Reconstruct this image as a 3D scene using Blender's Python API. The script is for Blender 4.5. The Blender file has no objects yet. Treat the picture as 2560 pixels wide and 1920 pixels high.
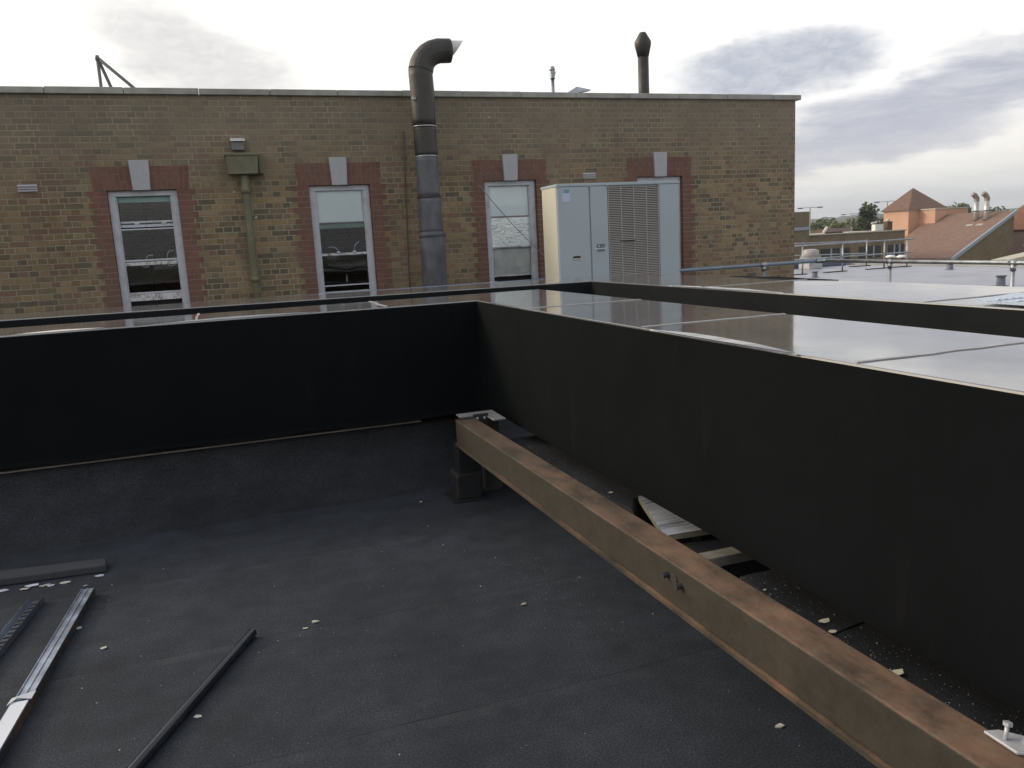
import bpy, bmesh, math, random
from mathutils import Vector, Matrix, noise as mnoise
random.seed(7)
sc = bpy.context.scene
COL = sc.collection
R = math.radians
EYE = 1.55

# ------------------------------------------------------------------ materials
class NT:
    def __init__(s, tree): s.t = tree; s.n = tree.nodes; s.l = tree.links
    def new(s, typ, **kw):
        n = s.n.new(typ)
        for k, v in kw.items():
            if k.startswith('_'): setattr(n, k[1:], v)
            else: n.inputs[k.replace('__', ' ')].default_value = v
        return n
    def link(s, a, b): s.l.new(a, b)
    def math(s, op, a, b=None, clamp=False):
        n = s.n.new('ShaderNodeMath'); n.operation = op; n.use_clamp = clamp
        for i, v in enumerate((a, b)):
            if v is None: continue
            if isinstance(v, (int, float)): n.inputs[i].default_value = v
            else: s.l.new(v, n.inputs[i])
        return n.outputs[0]
    def mix(s, f, a, b, blend='MIX'):
        n = s.n.new('ShaderNodeMix'); n.data_type = 'RGBA'; n.blend_type = blend
        for sock, v in ((n.inputs[0], f), (n.inputs[6], a), (n.inputs[7], b)):
            if isinstance(v, (int, float)): sock.default_value = v
            elif isinstance(v, (tuple, list)): sock.default_value = (*v[:3], 1)
            else: s.l.new(v, sock)
        return n.outputs[2]
    def ramp(s, f, stops, interp='LINEAR'):
        n = s.n.new('ShaderNodeValToRGB'); n.color_ramp.interpolation = interp
        e = n.color_ramp.elements
        while len(e) < len(stops): e.new(0.5)
        for i, (p, c) in enumerate(stops):
            e[i].position = p; e[i].color = (*c[:3], 1) if isinstance(c, (tuple, list)) else (c, c, c, 1)
        s.l.new(f, n.inputs[0]); return n.outputs[0]
    def noise(s, scale, detail=4, rough=.55, vec=None, dist=0):
        n = s.n.new('ShaderNodeTexNoise'); n.inputs['Scale'].default_value = scale
        n.inputs['Detail'].default_value = detail; n.inputs['Roughness'].default_value = rough
        n.inputs['Distortion'].default_value = dist
        s.l.new(vec if vec is not None else s.obj(), n.inputs['Vector']); return n.outputs[0]
    def obj(s):
        if not hasattr(s, '_o'):
            s._o = s.n.new('ShaderNodeNewGeometry').outputs['Position']
        return s._o
    def scaled(s, v, sx, sy, sz):
        n = s.n.new('ShaderNodeVectorMath'); n.operation = 'MULTIPLY'
        s.l.new(v, n.inputs[0]); n.inputs[1].default_value = (sx, sy, sz); return n.outputs[0]
    def bump(s, h, dist=.01, strength=1):
        n = s.n.new('ShaderNodeBump'); n.inputs['Distance'].default_value = dist
        n.inputs['Strength'].default_value = strength; s.l.new(h, n.inputs['Height']); return n.outputs[0]

def material(name):
    m = bpy.data.materials.new(name); m.use_nodes = True
    t = NT(m.node_tree); b = m.node_tree.nodes['Principled BSDF']
    return m, t, b

MATS = {}
def plain(name, c, rough=.6, metal=0, var=.25, vs=6, spec=.5, bumpd=0, bs=60, dirt=None, ds=2.0, stretch=None):
    """colour with two octaves of variation, optional dirt patches and bump"""
    if name in MATS: return MATS[name]
    m, t, b = material(name)
    v = t.obj()
    if stretch: v = t.scaled(v, *stretch)
    n = t.noise(vs, 6, .6, v)
    f = t.ramp(n, [(.3, 0), (.7, 1)])
    lo = tuple(x*(1-var) for x in c); hi = tuple(min(1, x*(1+var)) for x in c)
    col = t.mix(f, lo, hi)
    if dirt:
        d = t.ramp(t.noise(ds, 6, .7, v), [(.48, 0), (.66, 1)])
        col = t.mix(d, col, dirt)
    t.link(col, b.inputs['Base Color'])
    b.inputs['Roughness'].default_value = rough; b.inputs['Metallic'].default_value = metal
    b.inputs['Specular IOR Level'].default_value = spec
    r = t.ramp(n, [(.3, max(0, rough-.08)), (.7, min(1, rough+.08))])
    t.link(r, b.inputs['Roughness'])
    if bumpd:
        t.link(t.bump(t.noise(bs, 4, .6), bumpd), b.inputs['Normal'])
    MATS[name] = m
    return m

def brick_mat(name, cols, mortar, axis='x', dark=None, bw=.2275, off=.5, efflo=False):
    m, t, b = material(name)
    g = t.new('ShaderNodeSeparateXYZ'); t.link(t.obj(), g.inputs[0])
    cmb = t.new('ShaderNodeCombineXYZ')
    wob = t.noise(9, 2, .5)
    w = t.math('MULTIPLY', t.math('SUBTRACT', wob, .5), .012)
    src = g.outputs[0] if axis == 'x' else g.outputs[1]
    t.link(t.math('ADD', t.math('ADD', src, 40.03), w), cmb.inputs[0])
    t.link(t.math('ADD', t.math('ADD', g.outputs[2], 20.017), w), cmb.inputs[1])
    def bt(squash, c1, c2, mo):
        n = t.new('ShaderNodeTexBrick'); n.offset = off; n.squash = .5; n.squash_frequency = 2
        t.link(cmb.outputs[0], n.inputs['Vector'])
        n.inputs['Scale'].default_value = 1; n.inputs['Brick Width'].default_value = bw
        n.inputs['Row Height'].default_value = .075; n.inputs['Mortar Size'].default_value = .0075
        n.inputs['Mortar Smooth'].default_value = .35; n.inputs['Bias'].default_value = 0
        n.inputs['Color1'].default_value = (*c1, 1); n.inputs['Color2'].default_value = (*c2, 1)
        n.inputs['Mortar'].default_value = (*mo, 1); return n
    bn = bt(1, (0, 0, 0), (1, 1, 1), (.5, .5, .5))
    stops = [(i/(len(cols)), c) for i, c in enumerate(cols)]
    rnd = t.new('ShaderNodeRGBToBW'); t.link(bn.outputs['Color'], rnd.inputs[0])
    # blotchy groups so that neighbouring bricks drift in tone
    drift = t.math('MULTIPLY', t.math('SUBTRACT', t.noise(1.3, 3, .6), .5), 1.1)
    big = t.math('MULTIPLY', t.math('SUBTRACT', t.noise(.33, 2, .5), .5), .8)
    rr = t.math('ADD', t.math('ADD', rnd.outputs[0], drift), big, clamp=True)
    bc = t.ramp(rr, stops, 'LINEAR')
    fine = t.ramp(t.noise(55, 5, .7), [(.25, .62), (.75, 1.3)])
    bc = t.mix(1, bc, fine, 'MULTIPLY')
    mo = t.mix(t.ramp(t.noise(2.6, 5, .6), [(.35, 0), (.65, 1)]), mortar, tuple(x*.62 for x in mortar))
    soot = t.ramp(t.noise(.7, 6, .65, t.scaled(t.obj(), 1, 1, .8)), [(.42, 1.06), (.68, .76)])
    col = t.mix(1, bc, soot, 'MULTIPLY')
    if dark:  # weathered top courses and run marks, with the pale lens veil painted in
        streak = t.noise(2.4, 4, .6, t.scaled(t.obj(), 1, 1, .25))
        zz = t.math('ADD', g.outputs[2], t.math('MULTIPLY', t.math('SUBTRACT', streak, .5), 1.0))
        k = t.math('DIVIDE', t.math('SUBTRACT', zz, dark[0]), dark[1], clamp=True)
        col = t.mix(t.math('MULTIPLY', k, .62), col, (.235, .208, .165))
    col = t.mix(t.math('MULTIPLY', bn.outputs['Fac'], .62), col, mo)
    if efflo:
        e = t.ramp(t.noise(1.1, 7, .75), [(.66, 0), (.74, 1)])
        col = t.mix(t.math('MULTIPLY', e, .35), col, (.28, .22, .15))
    t.link(col, b.inputs['Base Color']); b.inputs['Roughness'].default_value = .93
    b.inputs['Specular IOR Level'].default_value = .2
    h = t.math('ADD', t.math('MULTIPLY', bn.outputs['Fac'], -1.0), t.math('MULTIPLY', t.noise(70, 4, .7), .5))
    t.link(t.bump(h, .006), b.inputs['Normal'])
    return m

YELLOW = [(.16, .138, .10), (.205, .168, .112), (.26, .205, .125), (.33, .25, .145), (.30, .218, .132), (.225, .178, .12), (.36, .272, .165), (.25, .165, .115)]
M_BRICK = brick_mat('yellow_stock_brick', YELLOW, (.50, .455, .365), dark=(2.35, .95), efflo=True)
M_BRICK_SIDE = M_BRICK
M_RED = brick_mat('red_rubbed_brick', [(.21, .112, .09), (.26, .135, .105), (.23, .12, .098), (.29, .155, .12)], (.40, .32, .27))
M_FARBRICK = brick_mat('distant_brown_brick', [(.2, .16, .1), (.26, .2, .125), (.22, .165, .1)], (.3, .26, .2), bw=.45)

M_REDB = plain('red_rubber_brick', (.205, .104, .082), .93, var=.3, vs=5, bumpd=.003, bs=90, dirt=(.17, .11, .09), ds=2.5)

def felt_mat(name, base=(.028, .034, .045), seams=True, dust=.5):
    m, t, b = material(name)
    g = t.new('ShaderNodeSeparateXYZ'); t.link(t.obj(), g.inputs[0])
    grain = t.noise(420, 3, .8)
    grain = t.math('ADD', t.math('MULTIPLY', grain, .45), t.math('MULTIPLY', t.noise(150, 4, .75), .55))
    spk = t.ramp(grain, [(.38, .2), (.5, .85), (.62, 3.0)])
    n1 = t.ramp(t.noise(1.1, 7, .65), [(.3, .6), (.7, 1.35)])
    n2 = t.ramp(t.noise(6.5, 6, .65), [(.3, .75), (.7, 1.3)])
    col = t.mix(1, base, spk, 'MULTIPLY'); col = t.mix(1, col, n1, 'MULTIPLY'); col = t.mix(1, col, n2, 'MULTIPLY')
    d = t.ramp(t.noise(2.3, 9, .8, t.scaled(t.obj(), .6, 1.5, 1)), [(.52, 0), (.75, 1)])
    col = t.mix(t.math('MULTIPLY', d, .3*dust), col, (.12, .125, .13))
    sc1 = t.ramp(t.noise(3.4, 8, .72, t.scaled(t.obj(), .35, 1.6, 1)), [(.55, 0), (.68, 1)])
    fl = t.math('MULTIPLY', sc1, t.ramp(t.noise(60, 5, .8), [(.45, 0), (.7, 1)]))
    col = t.mix(t.math('MULTIPLY', fl, .5*dust), col, (.16, .155, .15))
    wet = t.ramp(t.noise(.55, 5, .55, t.scaled(t.obj(), .5, 1, 1)), [(.4, 1), (.6, .78)])
    col = t.mix(1, col, wet, 'MULTIPLY')
    hgt = t.math('MULTIPLY', grain, .25)
    if seams:
        wob = t.math('MULTIPLY', t.math('SUBTRACT', t.noise(1.6, 4, .6), .5), .05)
        yy = t.math('ADD', g.outputs[1], wob)
        ph = t.math('FRACT', t.math('DIVIDE', t.math('ADD', yy, 7.77), .85))   # laps at y = 2.43, 3.28 ...
        gap = t.math('LESS_THAN', ph, .008)
        lay = t.math('MULTIPLY', gap, t.ramp(t.noise(3.1, 3, .6, t.scaled(t.obj(), 1, 0, 0)), [(.4, 0.1), (.6, 1)]))
        col = t.mix(t.math('MULTIPLY', lay, .8), col, (.006, .006, .006))
        bandl = t.math('MULTIPLY', t.math('GREATER_THAN', ph, .93), t.ramp(t.noise(4.2, 6, .7), [(.45, 0), (.62, 1)]))
        col = t.mix(t.math('MULTIPLY', bandl, .12), col, (.12, .12, .12))
        hgt = t.math('ADD', hgt, t.math('MULTIPLY', ph, 2.2))
    t.link(col, b.inputs['Base Color']); b.inputs['Roughness'].default_value = .82
    b.inputs['Specular IOR Level'].default_value = .35
    t.link(t.bump(t.math('ADD', hgt, t.math('MULTIPLY', t.noise(9, 4, .6), .8)), .003), b.inputs['Normal'])
    return m
M_FELT = felt_mat('mineral_roofing_felt')
M_FELT2 = felt_mat('mineral_felt_plain', (.026, .028, .034), seams=False, dust=.25)

def membrane_top():
    m, t, b = material('glossy_membrane')
    g = t.new('ShaderNodeSeparateXYZ'); t.link(t.obj(), g.inputs[0])
    v = t.scaled(t.obj(), 1, 1, 1)
    d = t.ramp(t.noise(1.4, 8, .7), [(.35, 0), (.7, 1)])
    col = t.mix(d, (.085, .085, .092), (.19, .188, .19))
    d2 = t.ramp(t.noise(11, 6, .75), [(.62, 0), (.74, 1)])
    col = t.mix(t.math('MULTIPLY', d2, .35), col, (.22, .21, .2))
    t.link(col, b.inputs['Base Color'])
    r = t.math('ADD', t.ramp(t.noise(3, 6, .7), [(.35, .05), (.7, .17)]), t.math('MULTIPLY', d2, .08))
    t.link(r, b.inputs['Roughness'])
    b.inputs['IOR'].default_value = 2.2
    b.inputs['Coat Weight'].default_value = .35; b.inputs['Coat Roughness'].default_value = .03
    h = t.math('ADD', t.math('MULTIPLY', t.noise(2.2, 3, .5), 1.0), t.math('MULTIPLY', t.noise(20, 4, .6, t.scaled(t.obj(), .35, 1, 1)), .16))
    t.link(t.bump(h, .0021), b.inputs['Normal'])
    return m
M_TOP = membrane_top()
def membrane_side(nm, base_c):
    m, t, b = material(nm)
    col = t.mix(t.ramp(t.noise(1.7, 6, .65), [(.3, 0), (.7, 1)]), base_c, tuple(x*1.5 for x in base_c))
    st = t.ramp(t.noise(7, 5, .7, t.scaled(t.obj(), 1, 1, .15)), [(.6, 0), (.78, 1)])
    col = t.mix(t.math('MULTIPLY', st, .25), col, (.04, .036, .03))
    t.link(col, b.inputs['Base Color']); b.inputs['Roughness'].default_value = .8
    b.inputs['Specular IOR Level'].default_value = .06
    h = t.math('ADD', t.noise(1.5, 3, .5), t.math('MULTIPLY', t.noise(14, 4, .6, t.scaled(t.obj(), 1, 1, .3)), .12))
    t.link(t.bump(h, .02), b.inputs['Normal'])
    return m
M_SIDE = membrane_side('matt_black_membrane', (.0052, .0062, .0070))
M_SIDE2 = membrane_side('lit_black_membrane', (.0125, .0138, .0150))  # lighter copy of the side membrane, extra light and haze painted in

def rust_mat():
    m, t, b = material('weathered_painted_steel')
    geo = t.new('ShaderNodeNewGeometry'); g = t.new('ShaderNodeSeparateXYZ'); t.link(geo.outputs['Position'], g.inputs[0])
    n = t.noise(5.5, 8, .7, t.scaled(t.obj(), 1, .6, 1.5))
    grey = t.mix(t.ramp(t.noise(16, 6, .7), [(.3, 0), (.7, 1)]), (.032, .028, .021), (.052, .045, .034))
    rust = t.mix(t.ramp(t.noise(24, 6, .7), [(.3, 0), (.7, 1)]), (.27, .138, .088), (.235, .17, .118))
    # paint has worn off the upward faces and the foot plate, where rust shows through
    up = t.new('ShaderNodeSeparateXYZ'); t.link(geo.outputs['True Normal'], up.inputs[0])
    lowz = t.math('MULTIPLY', t.math('LESS_THAN', g.outputs[2], .362), .45)
    k = t.math('ADD', n, t.math('MULTIPLY', t.math('MAXIMUM', up.outputs[2], lowz), .17))
    k = t.ramp(k, [(.52, 0), (.82, 1)])
    ends = t.math('DIVIDE', t.math('SUBTRACT', 4.4, g.outputs[1]), 2.4, clamp=True)
    k = t.math('MULTIPLY', k, t.math('ADD', .22, t.math('MULTIPLY', t.math('MAXIMUM', up.outputs[2], lowz), .78)))
    k = t.math('MULTIPLY', k, t.math('ADD', .35, t.math('MULTIPLY', ends, .65)))
    col = t.mix(k, grey, rust)
    dk = t.ramp(t.noise(4.3, 6, .7), [(.64, 0), (.7, 1)])
    col = t.mix(t.math('MULTIPLY', dk, .4), col, (.06, .056, .05))
    t.link(col, b.inputs['Base Color']); b.inputs['Roughness'].default_value = .72
    b.inputs['Specular IOR Level'].default_value = .35
    t.link(t.bump(t.noise(60, 5, .7), .0015), b.inputs['Normal'])
    return m
M_RUST = rust_mat()

def glass_mat():
    m, t, b = material('window_glass')
    out = m.node_tree.nodes['Material Output']
    tr = t.new('ShaderNodeBsdfTransparent'); tr.inputs[0].default_value = (.93, .95, .95, 1)
    gl = t.new('ShaderNodeBsdfGlossy', Roughness=.03); gl.inputs[0].default_value = (1, 1, 1, 1)
    fr = t.new('ShaderNodeFresnel', IOR=1.55)
    mx = t.new('ShaderNodeMixShader')
    t.link(t.bump(t.noise(2.5, 2, .5), .002), gl.inputs['Normal'])
    t.link(t.math('MULTIPLY', fr.outputs[0], 1.15, clamp=True), mx.inputs[0]); t.link(tr.outputs[0], mx.inputs[1]); t.link(gl.outputs[0], mx.inputs[2])
    t.link(mx.outputs[0], out.inputs[0]); return m
M_GLASS = glass_mat()

WHITEP = plain('white_gloss_paint', (.60, .63, .69), .4, var=.06, vs=9, dirt=(.48, .48, .50), ds=5)
PEEL = plain('peeling_paint', (.72, .73, .75), .6, var=.05, vs=30, dirt=(.2, .13, .09), ds=14)
STONE = plain('painted_keystone', (.46, .465, .50), .75, var=.08, vs=12, bumpd=.002)
COPE = plain('concrete_coping', (.40, .395, .365), .9, var=.2, vs=5, bumpd=.004, dirt=(.3, .29, .26))
BLIND = plain('roller_blind', (.84, .92, .96), .8, var=.05, vs=2)
BLIND_G = plain('blind_hem', (.30, .42, .40), .8, var=.1)
def sky_film():
    m, t, b = material('sky_reflection_film')
    n = t.noise(9, 7, .7, t.scaled(t.obj(), .8, 1, 2.2), 2.2)
    col = t.ramp(n, [(.40, (.45, .5, .5)), (.47, (.85, .93, .92)), (.6, (.92, .97, .96)), (.68, (.66, .74, .73))])  # streaks paint the sky and tree reflection into the film's colour
    t.link(col, b.inputs['Base Color']); b.inputs['Roughness'].default_value = .22; b.inputs['Metallic'].default_value = .55
    t.link(t.bump(n, .012), b.inputs['Normal']); return m
SKYFILM = sky_film()
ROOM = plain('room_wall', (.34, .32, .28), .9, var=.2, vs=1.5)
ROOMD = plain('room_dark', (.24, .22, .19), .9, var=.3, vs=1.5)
DARK = plain('dark_void', (.012, .012, .012), .9, var=.1)
FLUEG = plain('grey_flue_wrap', (.125, .128, .15), .55, var=.3, vs=7, stretch=(1, 1, .4), bumpd=.004, bs=12, dirt=(.07, .07, .075), ds=4)
FLUEB = plain('black_flue_wrap', (.05, .047, .044), .5, var=.3, vs=7, bumpd=.004, bs=14)
ALU = plain('bright_aluminium_seam', (.75, .76, .78), .35, metal=.6, var=.1)
PALEIN = plain('pale_duct_lining', (.75, .73, .72), .5, var=.05)
GREENP = plain('olive_painted_iron', (.185, .178, .115), .65, var=.2, vs=8, bumpd=.003, dirt=(.14, .13, .09), ds=3)
ACP = plain('pale_grey_enamel', (.44, .51, .56), .45, var=.04, vs=2)
ACSUN = plain('sunlit_enamel', (.74, .70, .58), .45, var=.04, vs=2)  # lit copy of the cabinet enamel, cream sunlight put into its colour
ACG = plain('grille_metal', (.43, .41, .39), .5, var=.1)
BLACKP = plain('black_plastic', (.022, .024, .03), .24, var=.2, vs=5)
GALV = plain('galvanised_steel', (.42, .45, .48), .38, metal=.75, var=.2, vs=14, dirt=(.3, .31, .32), ds=5)
GALVF = plain('galvanised_strip', (.40, .45, .55), .42, metal=.6, var=.25, vs=12, dirt=(.22, .24, .3), ds=8)
GALVS = plain('dark_and_shaded_steel', (.035, .035, .037), .6, metal=0, var=.3, dirt=(.12, .06, .03), ds=9)
FOAM = plain('cream_foam', (.72, .68, .5), .9, var=.1, vs=40, bumpd=.003)
SCRAPW = plain('pale_scrap', (.55, .54, .48), .85, var=.15, vs=60)
LEDGE = plain('board_edge_and_lit_ledge', (.30, .28, .24), .85, var=.25, vs=22)
GREYROOF = plain('grey_single_ply_roof', (.36, .375, .44), .45, var=.08, vs=1.1, dirt=(.25, .26, .3), ds=.6)
ORANGE = plain('orange_render', (.62, .37, .26), .85, var=.06, vs=.6)
def tile_mat(name, c):
    m, t, b = material(name)
    g = t.new('ShaderNodeSeparateXYZ'); t.link(t.obj(), g.inputs[0])
    ph = t.math('FRACT', t.math('MULTIPLY', g.outputs[2], 4.5))
    n = t.ramp(t.noise(1.6, 6, .7), [(.3, .78), (.7, 1.2)])
    col = t.mix(1, c, n, 'MULTIPLY')
    col = t.mix(t.math('MULTIPLY', t.math('LESS_THAN', ph, .2), .3), col, tuple(x*.5 for x in c))
    t.link(col, b.inputs['Base Color']); b.inputs['Roughness'].default_value = .85
    return m
TILE = tile_mat('brown_roof_tile', (.23, .145, .115))
TILED = tile_mat('dark_roof_tile', (.19, .115, .085))
TRIM = plain('blue_grey_verge', (.33, .38, .45), .5, var=.08)
CREAM = plain('pale_capping', (.55, .52, .43), .7, var=.1, vs=3)
REDP = plain('red_painted_post', (.34, .08, .07), .5, var=.1)
BARK = plain('bark', (.07, .055, .04), .95, var=.3, vs=4)
def leaf(name, c):
    m, t, b = material(name)
    n = t.noise(1.3, 3, .6); col = t.mix(t.ramp(n, [(.35, 0), (.65, 1)]), tuple(x*.55 for x in c), tuple(x*1.35 for x in c))
    t.link(col, b.inputs['Base Color']); b.inputs['Roughness'].default_value = .8; b.inputs['Specular IOR Level'].default_value = .2
    return m
LEAF1 = leaf('dark_leaf', (.085, .105, .055)); LEAF2 = leaf('olive_leaf', (.16, .155, .06)); LEAF3 = leaf('yellow_leaf', (.30, .23, .04))
LEAF4 = leaf('mid_leaf', (.11, .135, .055))

# ------------------------------------------------------------------ mesh helpers
class MB:
    """collects geometry for ONE mesh; faces keep a material slot"""
    def __init__(s): s.bm = bmesh.new(); s.mats = []
    def mi(s, m):
        if m not in s.mats: s.mats.append(m)
        return s.mats.index(m)
    def box(s, x0, x1, y0, y1, z0, z1, m, top=None):
        vs = [s.bm.verts.new(p) for p in ((x0,y0,z0),(x1,y0,z0),(x1,y1,z0),(x0,y1,z0),(x0,y0,z1),(x1,y0,z1),(x1,y1,z1),(x0,y1,z1))]
        i = s.mi(m)
        for k, f in enumerate(((3,2,1,0),(4,5,6,7),(0,1,5,4),(1,2,6,5),(2,3,7,6),(3,0,4,7))):
            fc = s.bm.faces.new([vs[j] for j in f]); fc.material_index = s.mi(top) if (top and k == 1) else i
        return s
    def poly(s, pts, m, flip=False):
        vs = [s.bm.verts.new(p) for p in (reversed(pts) if flip else pts)]
        f = s.bm.faces.new(vs); f.material_index = s.mi(m); return s
    def prism(s, pts, d, m, top=None):
        """closed prism: polygon pts extruded by vector d"""
        d = Vector(d); a = [s.bm.verts.new(p) for p in pts]; b = [s.bm.verts.new(Vector(p)+d) for p in pts]
        i = s.mi(m); n = len(a)
        s.bm.faces.new(a[::-1]).material_index = i
        s.bm.faces.new(b).material_index = s.mi(top) if top else i
        for k in range(n):
            s.bm.faces.new((a[k], a[(k+1) % n], b[(k+1) % n], b[k])).material_index = i
        return s
    def tube(s, path, r, m, n=14, caps=True, smooth=True):
        path = [Vector(p) for p in path]; rs = r if isinstance(r, (list, tuple)) else [r]*len(path)
        rings = []; up = None
        for k, p in enumerate(path):
            if k == 0: d = path[1]-path[0]
            elif k == len(path)-1: d = path[-1]-path[-2]
            else: d = (path[k+1]-p).normalized()+(p-path[k-1]).normalized()
            d.normalize()
            if up is None: up = d.orthogonal().normalized()
            up = (up-d*up.dot(d)).normalized(); q = d.cross(up)
            rings.append([s.bm.verts.new(p+(up*math.cos(a)+q*math.sin(a))*rs[k]) for a in (2*math.pi*j/n for j in range(n))])
        i = s.mi(m)
        for a, b in zip(rings, rings[1:]):
            for j in range(n):
                f = s.bm.faces.new((a[j], a[(j+1) % n], b[(j+1) % n], b[j])); f.material_index = i; f.smooth = smooth
        if caps:
            s.bm.faces.new(rings[0][::-1]).material_index = i; s.bm.faces.new(rings[-1]).material_index = i
        return s
    def lathe(s, c, prof, m, n=24, smooth=True):
        rings = []
        for r, z in prof:
            rings.append([s.bm.verts.new((c[0]+r*math.cos(2*math.pi*j/n), c[1]+r*math.sin(2*math.pi*j/n), c[2]+z)) for j in range(n)])
        i = s.mi(m)
        for a, b in zip(rings, rings[1:]):
            for j in range(n):
                f = s.bm.faces.new((a[j], a[(j+1) % n], b[(j+1) % n], b[j])); f.material_index = i; f.smooth = smooth
        s.bm.faces.new(rings[0][::-1]).material_index = i; s.bm.faces.new(rings[-1]).material_index = i
        return s
    def bevel(s, w, seg=2, ang=50):
        bmesh.ops.remove_doubles(s.bm, verts=s.bm.verts, dist=1e-6)
        es = [e for e in s.bm.edges if len(e.link_faces) == 2 and e.calc_face_angle(0) > R(ang)]
        bmesh.ops.bevel(s.bm, geom=es, offset=w, segments=seg, affect='EDGES', profile=.5); return s
    def build(s, name, parent=None, off=(0, 0, 0), recalc=True):
        if recalc: bmesh.ops.recalc_face_normals(s.bm, faces=s.bm.faces)
        if any(off): bmesh.ops.translate(s.bm, verts=s.bm.verts, vec=-Vector(off))
        me = bpy.data.meshes.new(name); s.bm.to_mesh(me); s.bm.free()
        for m in s.mats: me.materials.append(m)
        o = bpy.data.objects.new(name, me); COL.objects.link(o)
        if parent: o.parent = parent
        return o

def thing(name, label, cat, loc=(0, 0, 0), group=None, rz=0):
    o = bpy.data.objects.new(name, None); COL.objects.link(o); o.location = loc; o.rotation_euler.z = rz
    o.empty_display_size = .2
    o['label'] = label; o['category'] = cat
    if group: o['group'] = group
    return o
def tag(o, label, cat, group=None):
    o['label'] = label; o['category'] = cat
    if group: o['group'] = group
    return o
def structure(o): o['kind'] = 'structure'; return o
def P(az, el, d):
    """world point at a bearing from +Y (deg), elevation and horizontal distance from the roof's origin"""
    return Vector((d*math.sin(R(az)), d*math.cos(R(az)), EYE+d*math.tan(R(el))))
def recolor_top(o, m):
    """give every upward face of a mesh the material m"""
    me = o.data; me.materials.append(m); i = len(me.materials)-1
    for p in me.polygons:
        if p.normal.z > .35: p.material_index = i

# ------------------------------------------------------------------ ground and roofs
WY = 11.8                                             # plane of the brick facade
gm = MB()
gm.poly([(-4000, -4000, -8), (4000, -4000, -8), (4000, 4000, -8), (-4000, 4000, -8)], plain('distant_ground', (.07, .085, .04), .95, var=.35, vs=.02, dirt=(.13, .115, .08), ds=.01))
structure(gm.build('ground'))

roof = MB()
roof.box(-9, 9.6, -6, WY, -.25, 0, M_FELT)
o = structure(roof.build('black_felt_roof'))
o = structure(MB().box(9.62, 23.1, -8, 32, -.3, 0, GREYROOF).build('grey_roof'))
o = MB().box(23.1, 23.3, -8, 32, -.3, .13, plain('pale_roof_kerb', (.36, .36, .35), .7, var=.1, vs=2)).bevel(.02).build('roof_kerb')
tag(o, 'low pale kerb along the far edge of the grey roof', 'kerb')

# bodies of the blocks that carry the two roofs, so that neither floats
hb = MB().box(-9, 9.6, -6, WY, -7.99, -.26, M_FARBRICK); tag(hb.build('supporting_block'), 'brick storeys below the black felt roof', 'building')
hb = MB().box(9.62, 23.28, -7.9, 31.9, -7.99, -.31, M_FARBRICK); tag(hb.build('supporting_block'), 'brick storeys below the grey roof', 'building')

# ------------------------------------------------------------------ brick building
B = thing('brick_building', 'long yellow stock brick building with red brick window surrounds and a flat parapet', 'building', (0, WY, 0))
BO = (0, WY, 0)
XL, XR, ZT = -9.0, 9.43, 3.67
WIN = [(-1.305, -.46), (1.25, 2.097), (3.815, 4.648), (6.38, 7.208)]
WZ0, WZ1 = .62, 2.475
w = MB()
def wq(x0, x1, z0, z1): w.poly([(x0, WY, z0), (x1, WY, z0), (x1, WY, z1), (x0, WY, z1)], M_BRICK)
xs = [XL]
for a, b_ in WIN: xs += [a, b_]
xs.append(XR)
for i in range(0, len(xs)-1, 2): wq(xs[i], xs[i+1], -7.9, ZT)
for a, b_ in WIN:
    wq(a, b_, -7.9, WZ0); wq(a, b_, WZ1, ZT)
    d = .14
    w.poly([(a, WY, WZ0), (a, WY+d, WZ0), (a, WY+d, WZ1), (a, WY, WZ1)], M_RED)
    w.poly([(b_, WY, WZ0), (b_, WY, WZ1), (b_, WY+d, WZ1), (b_, WY+d, WZ0)], M_RED)
    w.poly([(a, WY, WZ1), (a, WY+d, WZ1), (b_, WY+d, WZ1), (b_, WY, WZ1)], M_RED)
    w.poly([(a, WY, WZ0), (b_, WY, WZ0), (b_, WY+d, WZ0), (a, WY+d, WZ0)], M_RED)
w.poly([(XR, WY, -7.9), (XR, WY+9, -7.9), (XR, WY+9, ZT), (XR, WY, ZT)], brick_mat('yellow_stock_brick_return', YELLOW, (.50, .455, .365), axis='y', dark=(2.35, .95)))
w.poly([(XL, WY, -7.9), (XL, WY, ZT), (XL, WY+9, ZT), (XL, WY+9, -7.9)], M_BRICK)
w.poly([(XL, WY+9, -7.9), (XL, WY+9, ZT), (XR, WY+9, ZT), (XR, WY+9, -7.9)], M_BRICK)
w.build('wall', B, BO, recalc=False)
rb = MB().box(XL+.25, XR-.25, WY+.25, WY+8.75, 3.1, 3.3, M_FELT2); rb.build('roof', B, BO)
c = MB(); x = XL-.05                                   # coping in separate stones with open joints
while x < XR+.07:
    x1 = min(x+.9, XR+.085)
    if XR+.085-x1 < .3: x1 = XR+.085
    c.box(x+.003, x1-.003, WY-.05+random.uniform(-.004, .004), WY+.28, ZT, 3.75+random.uniform(-.004, .004), COPE); x = x1
c.box(XR-.2, XR+.085, WY+.284, WY+9, ZT, 3.75, COPE)
c.bevel(.006, 1).build('coping', B, BO)

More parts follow.
